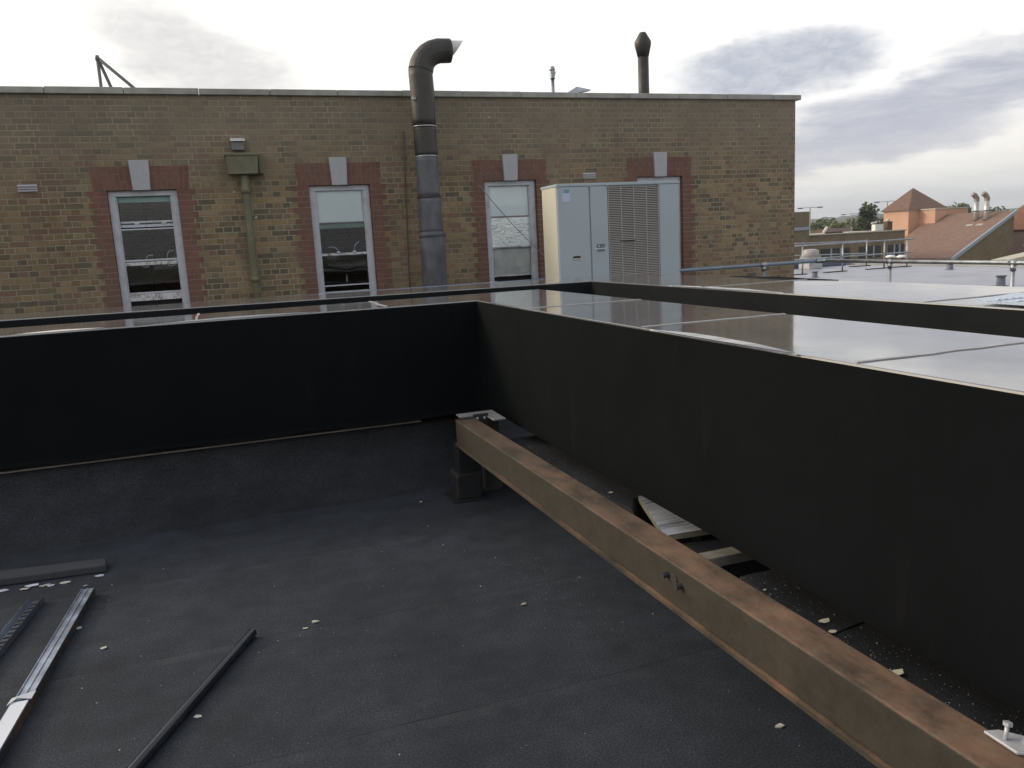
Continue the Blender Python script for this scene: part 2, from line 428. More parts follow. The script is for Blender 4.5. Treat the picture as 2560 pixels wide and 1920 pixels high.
# quoins, arches, keystones and windows
for wi, (a, b_) in enumerate(WIN):
    cx = (a+b_)/2
    nrow = 25
    for side in (-1, 1):
        q = MB()
        for r_ in range(nrow):
            zt = WZ1 - r_*.075 + (.0 if r_ else 0)
            zb = zt-.0665
            if zb < WZ0-.1: break
            wd = .225 if (r_//1) % 2 == 0 else .165
            wd += random.uniform(-.006, .006)
            e = a if side < 0 else b_
            xa, xb = (e-wd, e) if side < 0 else (e, e+wd)
            if random.random() < .3:
                mid = (xa+xb)/2; q.box(xa, mid-.004, WY-.006, WY+.02, zb, zt, M_REDB); q.box(mid+.004, xb, WY-.006, WY+.02, zb, zt, M_REDB)
            else: q.box(xa, xb, WY-.006-random.uniform(0, .002), WY+.02, zb, zt, M_REDB)
        q.build('quoin', B, BO)
    for e0, e1 in ((a-.16, a-.001), (b_+.001, b_+.16)):
        mo = MB().box(e0, e1, WY-.0015, WY+.01, WZ0-.1, WZ1, plain('lime_mortar', (.34, .275, .22), .95, var=.15, vs=12))
        mo.build('mortar_bed', B, BO)
    # gauged flat arch: radiating wedge bricks, in two stacked lengths
    z0, z1 = WZ1+.002, WZ1+.305
    kb0, kb1 = cx-.105, cx+.105
    nb = 7
    for side in (-1, 1):
        ar = MB()
        for k in range(nb):
            f0, f1 = k/nb, (k+1)/nb
            bb0 = .108+f0*(.575-.108); bb1 = .108+f1*(.575-.108)
            tt0 = .124+f0*(.60-.124); tt1 = .124+f1*(.60-.124)
            g_ = .004
            def X(bv, tv, z): return cx+side*(bv+(tv-bv)*(z-z0)/(z1-z0))
            cut = z0+(z1-z0)*(.36 if k % 2 else .68)
            for za, zb in ((z0, cut-.004), (cut+.004, z1)):
                pts = [(X(bb0, tt0, za)+side*g_, 0, za), (X(bb1, tt1, za)-side*g_, 0, za), (X(bb1, tt1, zb)-side*g_, 0, zb), (X(bb0, tt0, zb)+side*g_, 0, zb)]
                ar.prism([(p[0], WY-.008, p[2]) for p in pts], (0, .03, 0), M_REDB)
        ar.build('arch', B, BO)
    mb = MB().prism([(cx-.575, WY-.0025, z0), (cx+.575, WY-.0025, z0), (cx+.60, WY-.0025, z1), (cx-.60, WY-.0025, z1)], (0, .01, 0), MATS['lime_mortar'])
    mb.build('mortar_bed', B, BO)
    ks = MB().prism([(cx-.105, WY-.045, WZ1-.005), (cx+.105, WY-.045, WZ1-.005), (cx+.122, WY-.045, 2.85), (cx-.122, WY-.045, 2.85)], (0, .06, 0), STONE).bevel(.006, 2)
    ks.build('keystone', B, BO)
    # window: box frame, sashes, panes
    y0 = WY+.065
    fr = MB()
    fw = .088
    fr.box(a+.002, a+fw, y0, y0+.11, WZ0, WZ1-.07, WHITEP); fr.box(b_-fw, b_-.002, y0, y0+.11, WZ0, WZ1-.07, WHITEP)
    fr.box(a+.002, b_-.002, y0-.004, y0+.11, WZ1-.072, WZ1-.002, WHITEP)
    fr.box(a+.002, b_-.002, y0-.05, y0+.11, WZ0-.02, WZ0+.05, WHITEP)
    # staff beads
    fr.box(a+fw, a+fw+.014, y0+.012, y0+.05, WZ0+.05, WZ1-.08, WHITEP); fr.box(b_-fw-.014, b_-fw, y0+.012, y0+.05, WZ0+.05, WZ1-.08, WHITEP)
    W_ = fr.bevel(.004, 1).build('window', B, BO)
    xa, xb = a+fw+.014, b_-fw-.014
    # interior box behind every window
    rm = MB(); ya, yb = y0+.112, y0+1.15
    for pts in ([(a, yb, .2), (b_, yb, .2), (b_, yb, 2.6), (a, yb, 2.6)],
                [(a-.6, ya, .2), (a-.6, yb, .2), (a-.6, yb, 2.6), (a-.6, ya, 2.6)], [(b_+.6, ya, .2), (b_+.6, ya, 2.6), (b_+.6, yb, 2.6), (b_+.6, yb, .2)],
                [(a-.6, ya, 2.6), (a-.6, yb, 2.6), (b_+.6, yb, 2.6), (b_+.6, ya, 2.6)], [(a-.6, ya, .2), (b_+.6, ya, .2), (b_+.6, yb, .2), (a-.6, yb, .2)]):
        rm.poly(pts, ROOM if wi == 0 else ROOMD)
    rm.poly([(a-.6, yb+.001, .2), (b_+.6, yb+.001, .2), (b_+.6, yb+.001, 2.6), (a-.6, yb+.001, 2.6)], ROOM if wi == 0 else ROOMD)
    rm.build('room_interior', W_)
    def rail(z0_, z1_, yy, m=WHITEP, x0=xa, x1=xb, dep=.035, name='sash_rail_or_gap'):
        MB().box(x0, x1, yy, yy+dep, z0_, z1_, m).bevel(.003, 1).build(name, W_, BO)
    def pane(z0_, z1_, yy):
        MB().poly([(xa, yy, z0_), (xb, yy, z0_), (xb, yy, z1_), (xa, yy, z1_)], M_GLASS).build('pane', W_, BO)
    def cord(pts, r=.004): MB().tube(pts, r, WHITEP, 6).build('sash_cord', W_, BO)
    YF, YB = y0+.03, y0+.075
    def arc(x0, z0_, dx, h, side=1):
        return [(x0+dx*(1-math.cos(t_))*.5, YF-.02, z0_+h*math.sin(t_)) for t_ in [k*math.pi*.62/8 for k in range(9)]]
    if wi == 0:
        rail(2.325, 2.40, y0+.06, BLIND_G, name='blind'); pane(2.04, 2.40, YB)
        rail(2.06, 2.085, YB-.01); rail(2.005, 2.04, YB-.01)
        for fx in (.27, .6): MB().box(a+fx, a+fx+.06, YB-.02, YB+.01, 2.035, 2.066, WHITEP).bevel(.008, 2).build('sash_lift', W_, BO)
        rail(1.968, 1.988, YF); pane(1.58, 1.97, YF+.015)
        rail(1.558, 1.583, YF-.005); rail(1.505, 1.55, YF, PEEL); pane(1.15, 1.52, YF+.03)
        rail(1.125, 1.15, YF); rail(1.035, 1.122, YF, PEEL); rail(.97, 1.03, YB, DARK)  # the DARK strip paints in the shaded gap below the sash
        cord(arc(a+.36, 1.585, .14, .05)); cord(arc(a+.62, 1.585, .12, .1)); 
        for fx in (.3, .62): cord([(a+fx, YF-.01, 1.5), (a+fx+.04, YF-.02, 1.475), (a+fx+.09, YF-.01, 1.497)], .003)
        MB().box(a+.33, a+.36, y0+.9, y0+.95, .3, 2.5, DARK).build('curtain_edge', W_, BO)
    elif wi == 1:
        MB().box(xa, xb, y0+.056, y0+.06, 1.96, 2.40, BLIND).build('blind', W_, BO); pane(1.97, 2.40, y0+.05)
        rail(1.952, 1.968, YF+.005, plain('shadowed_bar', (.3, .3, .33), .6)); rail(1.88, 1.945, y0+.08, BLIND_G, name='blind_hem'); pane(1.51, 1.95, YF+.015)
        rail(1.497, 1.53, YF-.01, PEEL); pane(1.07, 1.5, YF+.03)
        rail(1.06, 1.078, YF-.005); rail(.965, .985, YF); pane(.985, 1.06, YF+.03)
        cord([(a+.20, YF-.02, 1.62), (a+.26, YF-.02, 1.622), (a+.31, YF-.02, 1.6), (a+.345, YF-.02, 1.54)]); cord([(a+.56, YF-.02, 1.54), (a+.57, YF-.02, 1.6), (a+.60, YF-.02, 1.65), (a+.645, YF-.02, 1.68)])
        for fx in (.32, .55): MB().lathe((a+fx+.02, YF-.01, 1.53), [(.03, 0), (.03, .012), (.018, .022)], WHITEP, 12).build('sash_lift', W_, BO)
        # things standing in the room behind the lower pane
        MB().lathe((cx+.05, y0+.35, 1.1), [(.012, 0), (.016, .05), (.008, .09), (.01, .11)], PEEL, 8).build('tap', W_, BO)
        MB().tube([(cx-.3, y0+.3, .9), (cx-.3, y0+.3, 1.5)], .012, ROOM, 6).build('pipe', W_, BO)
    elif wi == 2:
        MB().box(xa, xb, y0+.056, y0+.06, 1.955, 2.40, BLIND).build('blind', W_, BO); pane(1.955, 2.40, y0+.05)
        rail(1.935, 1.955, YF, plain('rusty_bar', (.3, .24, .22), .7))
        MB().box(xa, xb, y0+.045, y0+.05, 1.49, 1.935, SKYFILM).build('sky_reflection_film', W_, BO)
        rail(1.468, 1.492, YF, plain('grey_bar', (.25, .25, .27), .6))
        for x0_, x1_ in ((xa, xa+.13), (xb-.16, xb)): MB().prism([(x0_, YF-.012, 1.47), (x1_, YF-.012, 1.477), (x1_, YF-.012, 1.483), (x0_, YF-.012, 1.49)], (0, .01, 0), WHITEP).build('flaking_paint', W_, BO)
        MB().box(xa, xb, y0+.066, y0+.07, 1.05, 1.47, plain('frosted_film', (.5, .52, .51), .7, var=.2, vs=5, dirt=(.62, .61, .54), ds=4)).build('frosted_film', W_, BO); pane(1.05, 1.47, YF+.03)
        rail(1.038, 1.052, YF, PEEL); rail(.965, 1.035, y0+.09, DARK)  # DARK strip stands for the shaded gap, painted black
        rail(.94, .965, YF)
    else:
        MB().box(xa, xb, y0+.085, y0+.09, 1.0, 2.40, BLIND).build('blind', W_, BO); pane(1.0, 2.4, YF+.02); rail(1.7, 1.74, YF)

# vent bricks in the wall (plastic louvres)
def vent(x, z, lab):
    m = MB(); m.box(x, x+.215, WY-.012, WY+.01, z, z+.09, plain('vent_plastic', (.45, .45, .46), .5, var=.05))
    for k in range(3): m.prism([(x-.003, WY-.03, z+.006+k*.03), (x+.218, WY-.03, z+.006+k*.03), (x+.218, WY-.013, z+.024+k*.03), (x-.003, WY-.013, z+.024+k*.03)], (0, .002, -.006), MATS['vent_plastic'])
    m.build('wall_vent', B, BO)['label'] = lab
vent(-2.30, 2.49, 'louvred wall vent left of the leftmost window')
vent(5.43, 2.468, 'louvred wall vent above the condenser cabinet')
for (x, z, s) in ((.255, 2.42, .02), (.50, 2.07, .022), (3.95, 3.39, .018), (3.78, 2.58, .018), (8.7, 3.25, .02)):
    MB().prism([(x-s, WY-.004, z-s*.4), (x+s*.6, WY-.004, z-s*.7), (x+s, WY-.004, z+s*.8), (x-s*.3, WY-.004, z+s*.5)], (0, .006, 0), SCRAPW).build('mortar_splash', B, BO)

# ------------------------------------------------------------------ things on the facade
FX, FY = 2.832, 11.3
F = thing('flue_pipe', 'thick black wrapped flue with a bent hooded outlet rising above the parapet', 'flue', (FX, FY, 0)); FO = (FX, FY, 0)
def leanx(z): return FX + (.0 if z > 2.8 else -.004)
for i, (za, zb, r0, m_) in enumerate(((0, 1.70, .178, FLUEG), (1.74, 2.225, .168, FLUEG), (2.24, 2.785, .158, FLUEG), (2.795, 3.18, .160, FLUEB), (3.185, 3.95, .166, FLUEB))):
    k = MB(); n = 8
    path = [(FX+.004*math.sin(7*za+j), FY, za+(zb-za)*j/n) for j in range(n+1)]
    rr = [r0*(1+.012*math.sin(3*j+i)) for j in range(n+1)]
    k.tube(path, rr, m_, 28).build('pipe_section', F, FO)
k = MB().tube([(FX, FY, 1.685), (FX, FY, 1.7), (FX, FY, 1.745), (FX, FY, 1.76)], [.176, .187, .182, .168], FLUEG, 28).build('joint_band', F, FO)
for z_, r_ in ((2.786, .1615), (3.183, .168)):
    MB().tube([(FX, FY, z_-.003), (FX, FY, z_+.007)], r_, ALU, 28).build('seam_band', F, FO)
MB().tube([(FX, FY, 2.222), (FX, FY, 2.242)], .171, FLUEB, 28).build('joint_band', F, FO)
# wall bracket near the top
MB().box(FX-.02, FX+.02, FY+.15, WY, 3.50, 3.54, GALV).build('bracket', F, FO)
MB().box(FX-.17, FX-.12, FY-.12, FY-.08, 3.52, 3.56, GALV).bevel(.01).build('clamp', F, FO)
# segmented elbow
eb = MB(); path = []; rads = []
cxe, cze, re_ = FX+.34, 3.93, .33
nseg = 5
for j in range(nseg+1):
    t_ = j/nseg*R(78); path.append((cxe-re_*math.cos(t_), FY, cze+re_*math.sin(t_)*.8)); rads.append(.172-.002*j)
path = [(FX+.004, FY, 3.93)]+path[1:]
ex, _, ez = path[-1]
path.append((ex+.16, FY, ez+.005)); rads.append(.158)
eb.tube(path, rads, FLUEB, 20, smooth=False).build('elbow', F, FO)
# pale liner cut obliquely: long above, short below, so that its inside shows
hd = MB(); n = 28; r0, r1, r2_ = [], [], []
for j in range(n):
    t_ = 2*math.pi*j/n; sy, sz = math.sin(t_), math.cos(t_); up_ = (sz+1)/2
    r0.append((ex+.12, FY+.125*sy, ez+.03+.108*sz)); r1.append((ex+.185+.165*up_, FY+.125*sy, ez+.035+.108*sz)); r2_.append((ex+.175+.165*up_, FY+.118*sy, ez+.035+.100*sz))
r3 = [(ex+.165, p[1], p[2]) for p in r2_]
for A_, B_ in ((r0, r1), (r1, r2_), (r2_, r3)):
    va = [hd.bm.verts.new(p) for p in A_]; vb = [hd.bm.verts.new(p) for p in B_]
    for j in range(n): f = hd.bm.faces.new((va[j], va[(j+1) % n], vb[(j+1) % n], vb[j])); f.material_index = hd.mi(PALEIN); f.smooth = True
hd.bm.faces.new([hd.bm.verts.new(p) for p in r3]).material_index = hd.mi(DARK)
hd.build('outlet_liner', F, FO)

cd = MB().tube([(2.64, WY-.02, 3.2), (2.62, WY-.02, 2.6), (2.60, WY-.018, 2.0), (2.57, WY-.02, 1.2), (2.565, WY-.02, 0)], .009, plain('dusty_cable', (.10, .09, .07), .8), 8)
tag(cd.build('wall_cable'), 'thin dark cable clipped down the brickwork just left of the big flue', 'cable')

D_ = thing('downpipe', 'olive painted rainwater hopper and downpipe between the two left windows', 'downpipe', (.39, 11.7, 0)); DO = (.39, 11.7, 0)
hp = MB()
hp.prism([(.19, 11.56, 2.88), (.60, 11.56, 2.88), (.585, 11.56, 2.63), (.205, 11.56, 2.63)], (0, .2, 0), GREENP)
hp.box(.175, .615, 11.545, WY-.002, 2.865, 2.895, GREENP)
hp.bevel(.008, 2).build('hopper_head', D_, DO)
MB().box(.605, .665, 11.66, WY-.002, 2.64, 2.9, GREENP).bevel(.006).build('side_box', D_, DO)
dp = MB().tube([(.40, 11.67, 2.63), (.402, 11.67, 2.40), (.405, 11.68, 1.4), (.405, 11.68, 0)], .052, GREENP, 18); dp.build('pipe', D_, DO)
MB().tube([(.402, 11.67, 2.38), (.402, 11.67, 2.47)], .062, GREENP, 18).build('collar', D_, DO)
MB().tube([(.405, 11.68, 1.2), (.405, 11.68, 1.27)], .061, GREENP, 18).build('collar', D_, DO)

Lt = thing('overflow_spout', 'small grey overflow spout with a bright white lid above the green hopper', 'outlet', (.37, 11.7, 2.96))  # box modelled as an overflow spout, with no lamp in it
MB().box(.285, .445, 11.70, WY-.002, 2.955, 3.065, plain('spout_grey', (.2, .2, .21), .5)).bevel(.008).build('housing', Lt, (.37, 11.7, 2.96))
MB().prism([(.275, 11.665, 3.068), (.458, 11.665, 3.068), (.458, WY-.003, 3.10), (.275, WY-.003, 3.10)], (0, 0, .022), plain('white_lid', (.85, .85, .86), .3, var=.02)).build('lid', Lt, (.37, 11.7, 2.96))

# cable slung diagonally across the third window
pts = []
a_, b_2 = Vector((3.70, WY-.08, 2.42)), Vector((4.78, WY-.08, 1.24))
for k in range(13):
    f = k/12; p = a_.lerp(b_2, f); p.z -= .05*math.sin(math.pi*f); pts.append(p)
tag(MB().tube(pts, .006, plain('grey_cable', (.25, .25, .27), .6), 6).build('slung_cable'), 'thin grey cable slung diagonally across the third window', 'cable')

# ------------------------------------------------------------------ condenser cabinet
AX0, AX1, AY0, AY1, AZ0, AZ1 = 3.888, 5.567, 9.2, 9.69, .45, 2.213
A = thing('condenser_cabinet', 'tall pale grey air conditioning cabinet with a slatted grille standing before the last window', 'air conditioner', (4.7, 9.45, AZ0)); AO = (4.7, 9.45, AZ0)
bd = MB(); bd.box(AX0, AX1, AY0+.02, AY1, AZ0+.05, AZ1-.03, ACP).bevel(.004, 1)
bd.build('casing', A, AO)
sd = MB().box(AX0-.004, AX0-.0005, AY0+.03, AY1-.008, AZ0+.06, AZ1-.035, ACSUN); sd.build('side_panel', A, AO)
ld = MB().box(AX0-.012, AX1+.012, AY0-.004, AY1+.012, AZ1-.034, AZ1, ACP).bevel(.006, 2); ld.build('lid', A, AO)
for x in (4.32, 4.56, 5.27, AX0+.0): MB().box(x-.012, x+.012, AY0-.012, AY0+.0, AZ1-.05, AZ1-.028, ACG).bevel(.003, 1).build('lid_screw', A, AO)
for x0_, x1_ in ((AX0+.002, 4.308), (4.326, 4.56)):
    MB().box(x0_, x1_, AY0, AY0+.0195, AZ0+.06, AZ1-.038, ACP).bevel(.004, 1).build('front_panel', A, AO)
MB().box(5.285, AX1-.002, AY0, AY0+.0195, AZ0+.06, AZ1-.038, ACP).bevel(.004, 1).build('front_panel', A, AO)
GX0, GX1, GZ0, GZ1 = 4.575, 5.275, AZ0+.1, AZ1-.045
MB().box(GX0-.008, GX1+.004, AY0+.0155, AY0+.0195, GZ0, GZ1, DARK).build('fin_coil', A, AO)
gr = MB(); z = GZ0+.01; rr_ = random.Random(3)
while z < GZ1-.01:
    gr.prism([(GX0, AY0+.0, z), (GX1, AY0+.0, z), (GX1, AY0+.011, z+.0095), (GX0, AY0+.011, z+.0095)], (0, .002, .0035), ACG); z += .0215
for x in (GX0-.004, 4.746, 4.922, 5.10, GX1-.004): gr.box(x-.005, x+.005, AY0-.003, AY0+.012, GZ0, GZ1, ACG)
gr.build('grille', A, AO)
MB().box(4.72, 4.93, AY0-.005, AY0-.001, 1.492, 1.506, DARK).build('dented_slat', A, AO)
# stickers and handle
yS = AY0-.0035
MB().prism([(3.955, yS, 2.05), (4.045, yS, 2.05), (4.045, yS, 2.145), (3.985, yS, 2.145)], (0, .0025, 0), plain('teal_sticker', (.12, .36, .48), .4, var=.25, vs=30)).build('brand_sticker', A, AO)
MB().prism([(3.95, yS-.001, 1.992), (4.062, yS-.001, 1.998), (4.058, yS-.001, 2.10), (3.95, yS-.001, 2.102)], (0, .001, 0), plain('paper_note', (.58, .64, .80), .6, var=.03)).build('paper_note', A, AO)
navy = plain('navy_print', (.07, .09, .15), .4, var=.1)
MB().box(4.395, 4.502, yS, yS+.0028, 1.428, 1.471, navy).build('warning_label', A, AO)
MB().box(4.367, 4.536, yS-.001, yS+.0028, 1.417, 1.4255, plain('white_strip', (.75, .77, .82), .5, var=.02)).build('label_strip', A, AO)
MB().lathe((0, 0, 0), [(.011, 0), (.011, .001)], MATS['white_strip'], 14).build('label_dot', A).matrix_local = Matrix.Translation(Vector((4.423, yS-.0005, 1.449))-Vector(AO)) @ Matrix.Rotation(R(90), 4, 'X')
MB().box(4.446, 4.496, yS-.001, yS, 1.444, 1.450, MATS['white_strip']).build('label_line', A, AO)
MB().box(4.398, 4.498, yS, yS+.0028, 1.382, 1.408, plain('grey_print', (.16, .18, .22), .4, var=.1)).build('warning_label', A, AO)
MB().box(4.07, 4.168, AY0-.002, AY0+.004, 1.30, 1.343, DARK).build('handle_recess', A, AO)
MB().box(4.072, 4.166, AY0-.012, AY0+.0, 1.298, 1.318, plain('handle_cream', (.55, .53, .44), .5)).bevel(.003, 1).build('handle', A, AO)
for x in (AX0+.05, AX1-.12):
    MB().box(x, x+.07, AY0+.03, AY1-.03, 0, AZ0+.05, GALV).build('leg', A, AO)

# ------------------------------------------------------------------ guard rails
def pipe(pts, r=.024, m=GALV): return MB().tube(pts, r, m, 14)
RZ = 1.03; CX_, CY_ = 8.6, 10.13
G = thing('guard_rail', 'galvanised tube guard rail running before the brick wall and turning towards the right edge', 'railing', (CX_, CY_, 0)); GO = (CX_, CY_, 0)
BLUEG = plain('blue_grey_tube', (.22, .28, .36), .45, metal=.3, var=.15, vs=10)
pipe([(-6, CY_, RZ), (3.5, CY_, RZ), (CX_-.06, CY_, RZ)], m=BLUEG).build('top_tube', G, GO)
pipe([(CX_+.0, CY_-.05, RZ), (8.5, 8.66, RZ-.0), (8.40, 6.65, RZ), (8.3, 3.0, RZ)], .025).build('top_tube', G, GO)
# elbow fitting
MB().tube([(CX_-.10, CY_, RZ), (CX_-.02, CY_-.01, RZ), (CX_, CY_-.03, RZ), (CX_-.004, CY_-.12, RZ)], .033, GALV, 14).bevel(.001, 1).build('elbow_fitting', G, GO)
for (x, y) in ((7.55, CY_), (3.33, CY_), (1.12, CY_), (-1.1, CY_), (5.4, CY_), (8.49, 8.66), (8.404, 6.77), (8.33, 4.4)):
    pipe([(x, y, 0), (x, y, RZ)], .024, BLUEG if y == CY_ else GALV).build('post', G, GO)
    d = (0, .05) if y != CY_ else (.05, 0)
    pipe([(x-d[0], y-d[1], RZ), (x+d[0], y+d[1], RZ)], .0315).build('tee_fitting', G, GO)
    MB().tube([(x, y, RZ-.09), (x, y, RZ-.02)], .031, GALV, 12).build('fitting_socket', G, GO)
    MB().lathe((x, y, 0), [(.06, 0), (.06, .008), (.03, .012)], GALV, 14).build('base_flange', G, GO)
    MB().tube([(x, y, RZ+.02), (x, y, RZ+.036)], [.022, .012], GALV, 10).build('fitting_cap', G, GO)

G2 = thing('roof_guardrail', 'freestanding double tube guard rail with weighted feet on the grey roof', 'railing', (19.7, 22.2, 0)); G2O = (19.7, 22.2, 0)
for z_ in (.95, .50): pipe([(10, 22.2, z_), (22.75, 22.2, z_+.0)], .024).build('tube', G2, G2O)
for z_ in (.93, .47): pipe([(22.6, 24.2, z_), (20.5, 27.2, z_), (15, 34, z_)], .022).build('return_tube', G2, G2O)
for x, y in ((12.8, 22.2), (14.5, 22.2), (16.3, 22.2), (18.08, 22.2), (19.72, 22.2), (21.5, 22.2), (22.5, 22.2), (22.6, 24.2), (20.5, 27.2)):
    pipe([(x, y, .02), (x, y, .97)], .024).build('post', G2, G2O)
    if x < 23: MB().box(x-.75, x+.14, y-.09, y+.09, .002, .03, GALVS).bevel(.008).build('weighted_foot', G2, G2O)
    else: MB().box(x-.3, x+.1, y-.09, y+.09, -.35, .04, GALVS).build('weighted_foot', G2, G2O)

# ------------------------------------------------------------------ roof vents etc. on the grey roof
def rvent(x, y, lab, h=.2, r=.085):
    t_ = thing('roof_vent', lab, 'vent', (x, y, 0), 'short capped vents on the grey roof')
    VM = plain('vent_grey', (.17, .18, .22), .6, var=.12)
    MB().lathe((0, 0, 0), [(r*1.7, .002), (r*1.5, .008), (r*1.02, .02), (r, .05), (r*.93, h-.03)], VM, 18).build('stub', t_)
    MB().lathe((0, 0, 0), [(r*1.0, h-.03), (r*1.22, h-.022), (r*1.22, h), (r*.9, h+.004)], VM, 18).build('cap', t_)
rvent(16.59, 13.65, 'short grey vent nearest the right end of the guard rail, beside its last post', .24, .095)
rvent(17.14, 20.48, 'short grey vent on the grey roof close to the brick building corner', .19, .085)
rvent(21.5, 19.5, 'short grey vent half hidden behind the middle of the guard rail', .2, .1)
MS = thing('mushroom_ventilator', 'big domed grey roof ventilator on a square kerb behind the guard rail', 'ventilator', (20.64, 24.9, 0))
VG = plain('ventilator_grp', (.42, .4, .38), .55, var=.08)
MB().box(-.3, .3, -.3, .3, 0, .32, plain('ventilator_kerb', (.46, .45, .45), .7)).bevel(.02).build('kerb', MS)
MB().lathe((0, 0, 0), [(.42, .34), (.43, .37), (.36, .42), (.36, .46), (.4, .47)], VG, 28).build('skirt', MS)
MB().lathe((0, 0, 0), [(.31, .43), (.29, .60), (.27, .68), (.2, .72), (.05, .735)], VG, 28).build('dome', MS)
PB = MB().box(18.6, 22.9, 25.6, 26.4, 0, .26, plain('slate_blue_box', (.12, .14, .2), .7, var=.1)).bevel(.03); tag(PB.build('service_duct'), 'long low slate blue duct lying behind the domed ventilator', 'duct')
DL = thing('dome_rooflight_pair', 'pair of small white dome rooflights on the kerb before the sloping brown roof', 'rooflight', (23.2, 23.4, .13))
for y_ in (23.66, 23.14):
    MB().lathe((0, y_-23.4, 0), [(.10, 0), (.10, .16)], TILED, 14).build('upstand', DL)
    MB().lathe((0, y_-23.4, 0), [(.15, .15), (.175, .165), (.165, .20), (.10, .235), (.03, .245)], plain('opal_dome', (.85, .85, .84), .3, var=.02), 20).build('dome', DL)
MB().box(-.01, .01, -.2, .2, .16, .18, plain('link_bar', (.6, .6, .6), .5)).build('link_bar', DL)

# ------------------------------------------------------------------ far buildings (metre scale, about 80-120 m away)
K = 3.0
def KP(x, y, z): return (x*K, y*K, EYE+(z-EYE)*K)
ex0, ex1, ey0, ey1 = 27.1*K, 30.2*K, 24.4*K, 28.3*K; ez0, ez1 = EYE-1.55*K, EYE+.09*K
S = thing('sloping_roof_hall', 'brick hall with one big brown tiled roof slope and a blue grey verge', 'building', (ex0, ey0, -8)); SO = (ex0, ey0, -8)
MB().prism([(ex0, ey0, ez0), (ex1, ey0, ez1), (ex1, ey0, -8), (ex0, ey0, -8)], (0, ey1-ey0, 0), M_FARBRICK).build('wall', S, SO)
MB().prism([(ex0-.3, ey0-.15, ez0-.1), (ex1+.2, ey0-.15, ez1+.16), (ex1+.2, ey0-.15, ez1+.4), (ex0-.3, ey0-.15, ez0+.12)], (0, ey1-ey0+.3, 0), TILE).build('roof', S, SO)
MB().prism([(ex0-.4, ey0-.22, ez0-.25), (ex1+.25, ey0-.22, ez1+.12), (ex1+.25, ey0-.22, ez1+.5), (ex0-.4, ey0-.22, ez0+.2)], (0, .25, 0), TRIM).build('verge', S, SO)
for az, lab in ((49.08, 'left of the two bent steel flues on the brown roof slope'), (49.62, 'right of the two bent steel flues on the brown roof slope')):
    px = ex1-1.5; py = px/math.tan(R(az)); zb = ez1-.85
    t_ = thing('steel_flue', lab, 'flue', (px, py, zb), 'bent steel flues on the brown roof')
    ST = plain('stainless_flue', (.55, .54, .53), .35, metal=.5, var=.2, vs=3)
    MB().prism([(-1.3, -.5, -.45), (.2, -.4, .30), (.2, .4, .30), (-1.3, .4, -.45)], (0, 0, .12), plain('lead_flashing', (.42, .4, .38), .6)).build('flashing', t_)
    MB().tube([(0, 0, .1), (0, 0, 2.65)], .30, ST, 18).build('shaft', t_)
    for z_ in (.2, 1.35): MB().tube([(0, 0, z_), (0, 0, z_+.10)], .35, GALVS, 18).build('clamp_band', t_)
    MB().tube([(0, 0, 2.6), (0, 0, 2.95), (-.2, .08, 3.3), (-.5, .2, 3.5)], .31, plain('flue_bend', (.30, .24, .22), .5, metal=.3), 16, smooth=False).build('bend', t_)

TW = thing('orange_tower', 'orange rendered stair tower with a brown pyramid roof', 'building', (29*K, 29*K, -8)); TO = (29*K, 29*K, -8)
tx0, ty1, tx1, ty0 = 29*K, 30.05*K, 29.6*K, 28.6*K; eav = EYE+41.2*.0122*K
body = MB()
plan = [(tx0, ty1), (tx0, ty0), (tx1, ty0), (tx1, 27.72*K), (31.5*K, 27.72*K), (31.5*K, ty1)]
body.prism([(x, y, -8) for x, y in plan], (0, 0, eav+8), ORANGE).build('wall', TW, TO)
ap = P(45.6, 2.04, 42.8*K)
rf = MB(); e = .35
ring = [(tx0-e, ty1+e, eav), (tx0-e, ty0-e, eav), (31.2*K, ty0-e-.0, eav), (31.2*K, ty1+e, eav)]
base = [rf.bm.verts.new(p) for p in ring]; apx = rf.bm.verts.new(ap)
for j in range(4): rf.bm.faces.new((base[j], base[(j+1) % 4], apx)).material_index = rf.mi(TILED)
rf.bm.faces.new(base[::-1]).material_index = rf.mi(TILED)
rf.build('pyramid_roof', TW, TO)
MB().prism([(x, y, eav+.02) for x, y in [(tx0-.12, ty1+.1), (tx0-.12, ty0-.12), (tx1-.12, ty0-.12), (tx1-.12, 27.72*K-.12), (31.5*K, 27.72*K-.12), (31.5*K, ty1+.1)]], (0, 0, -.14), CREAM).build('eaves_trim', TW, TO)
# lean-to roof behind the tower with two pale verges
q1, q2, q3, q4 = P(46.6, .85, 44.5*K), P(47.4, .80, 44.5*K), P(48.7, .10, 44.5*K), P(47.4, -.1, 44.5*K)
lt = MB().prism([q1, q2, q3, q4], (1.2, 1.2, -.3), TILE); lt.build('lean_to_roof', TW, TO)
for A1, A2 in ((P(46.9, .66, 44.2*K), P(47.75, .10, 44.2*K)), (P(47.4, .78, 44.2*K), P(48.5, .12, 44.2*K))):
    MB().tube([A1, A2], .16, TRIM, 6, smooth=False).build('verge', TW, TO)

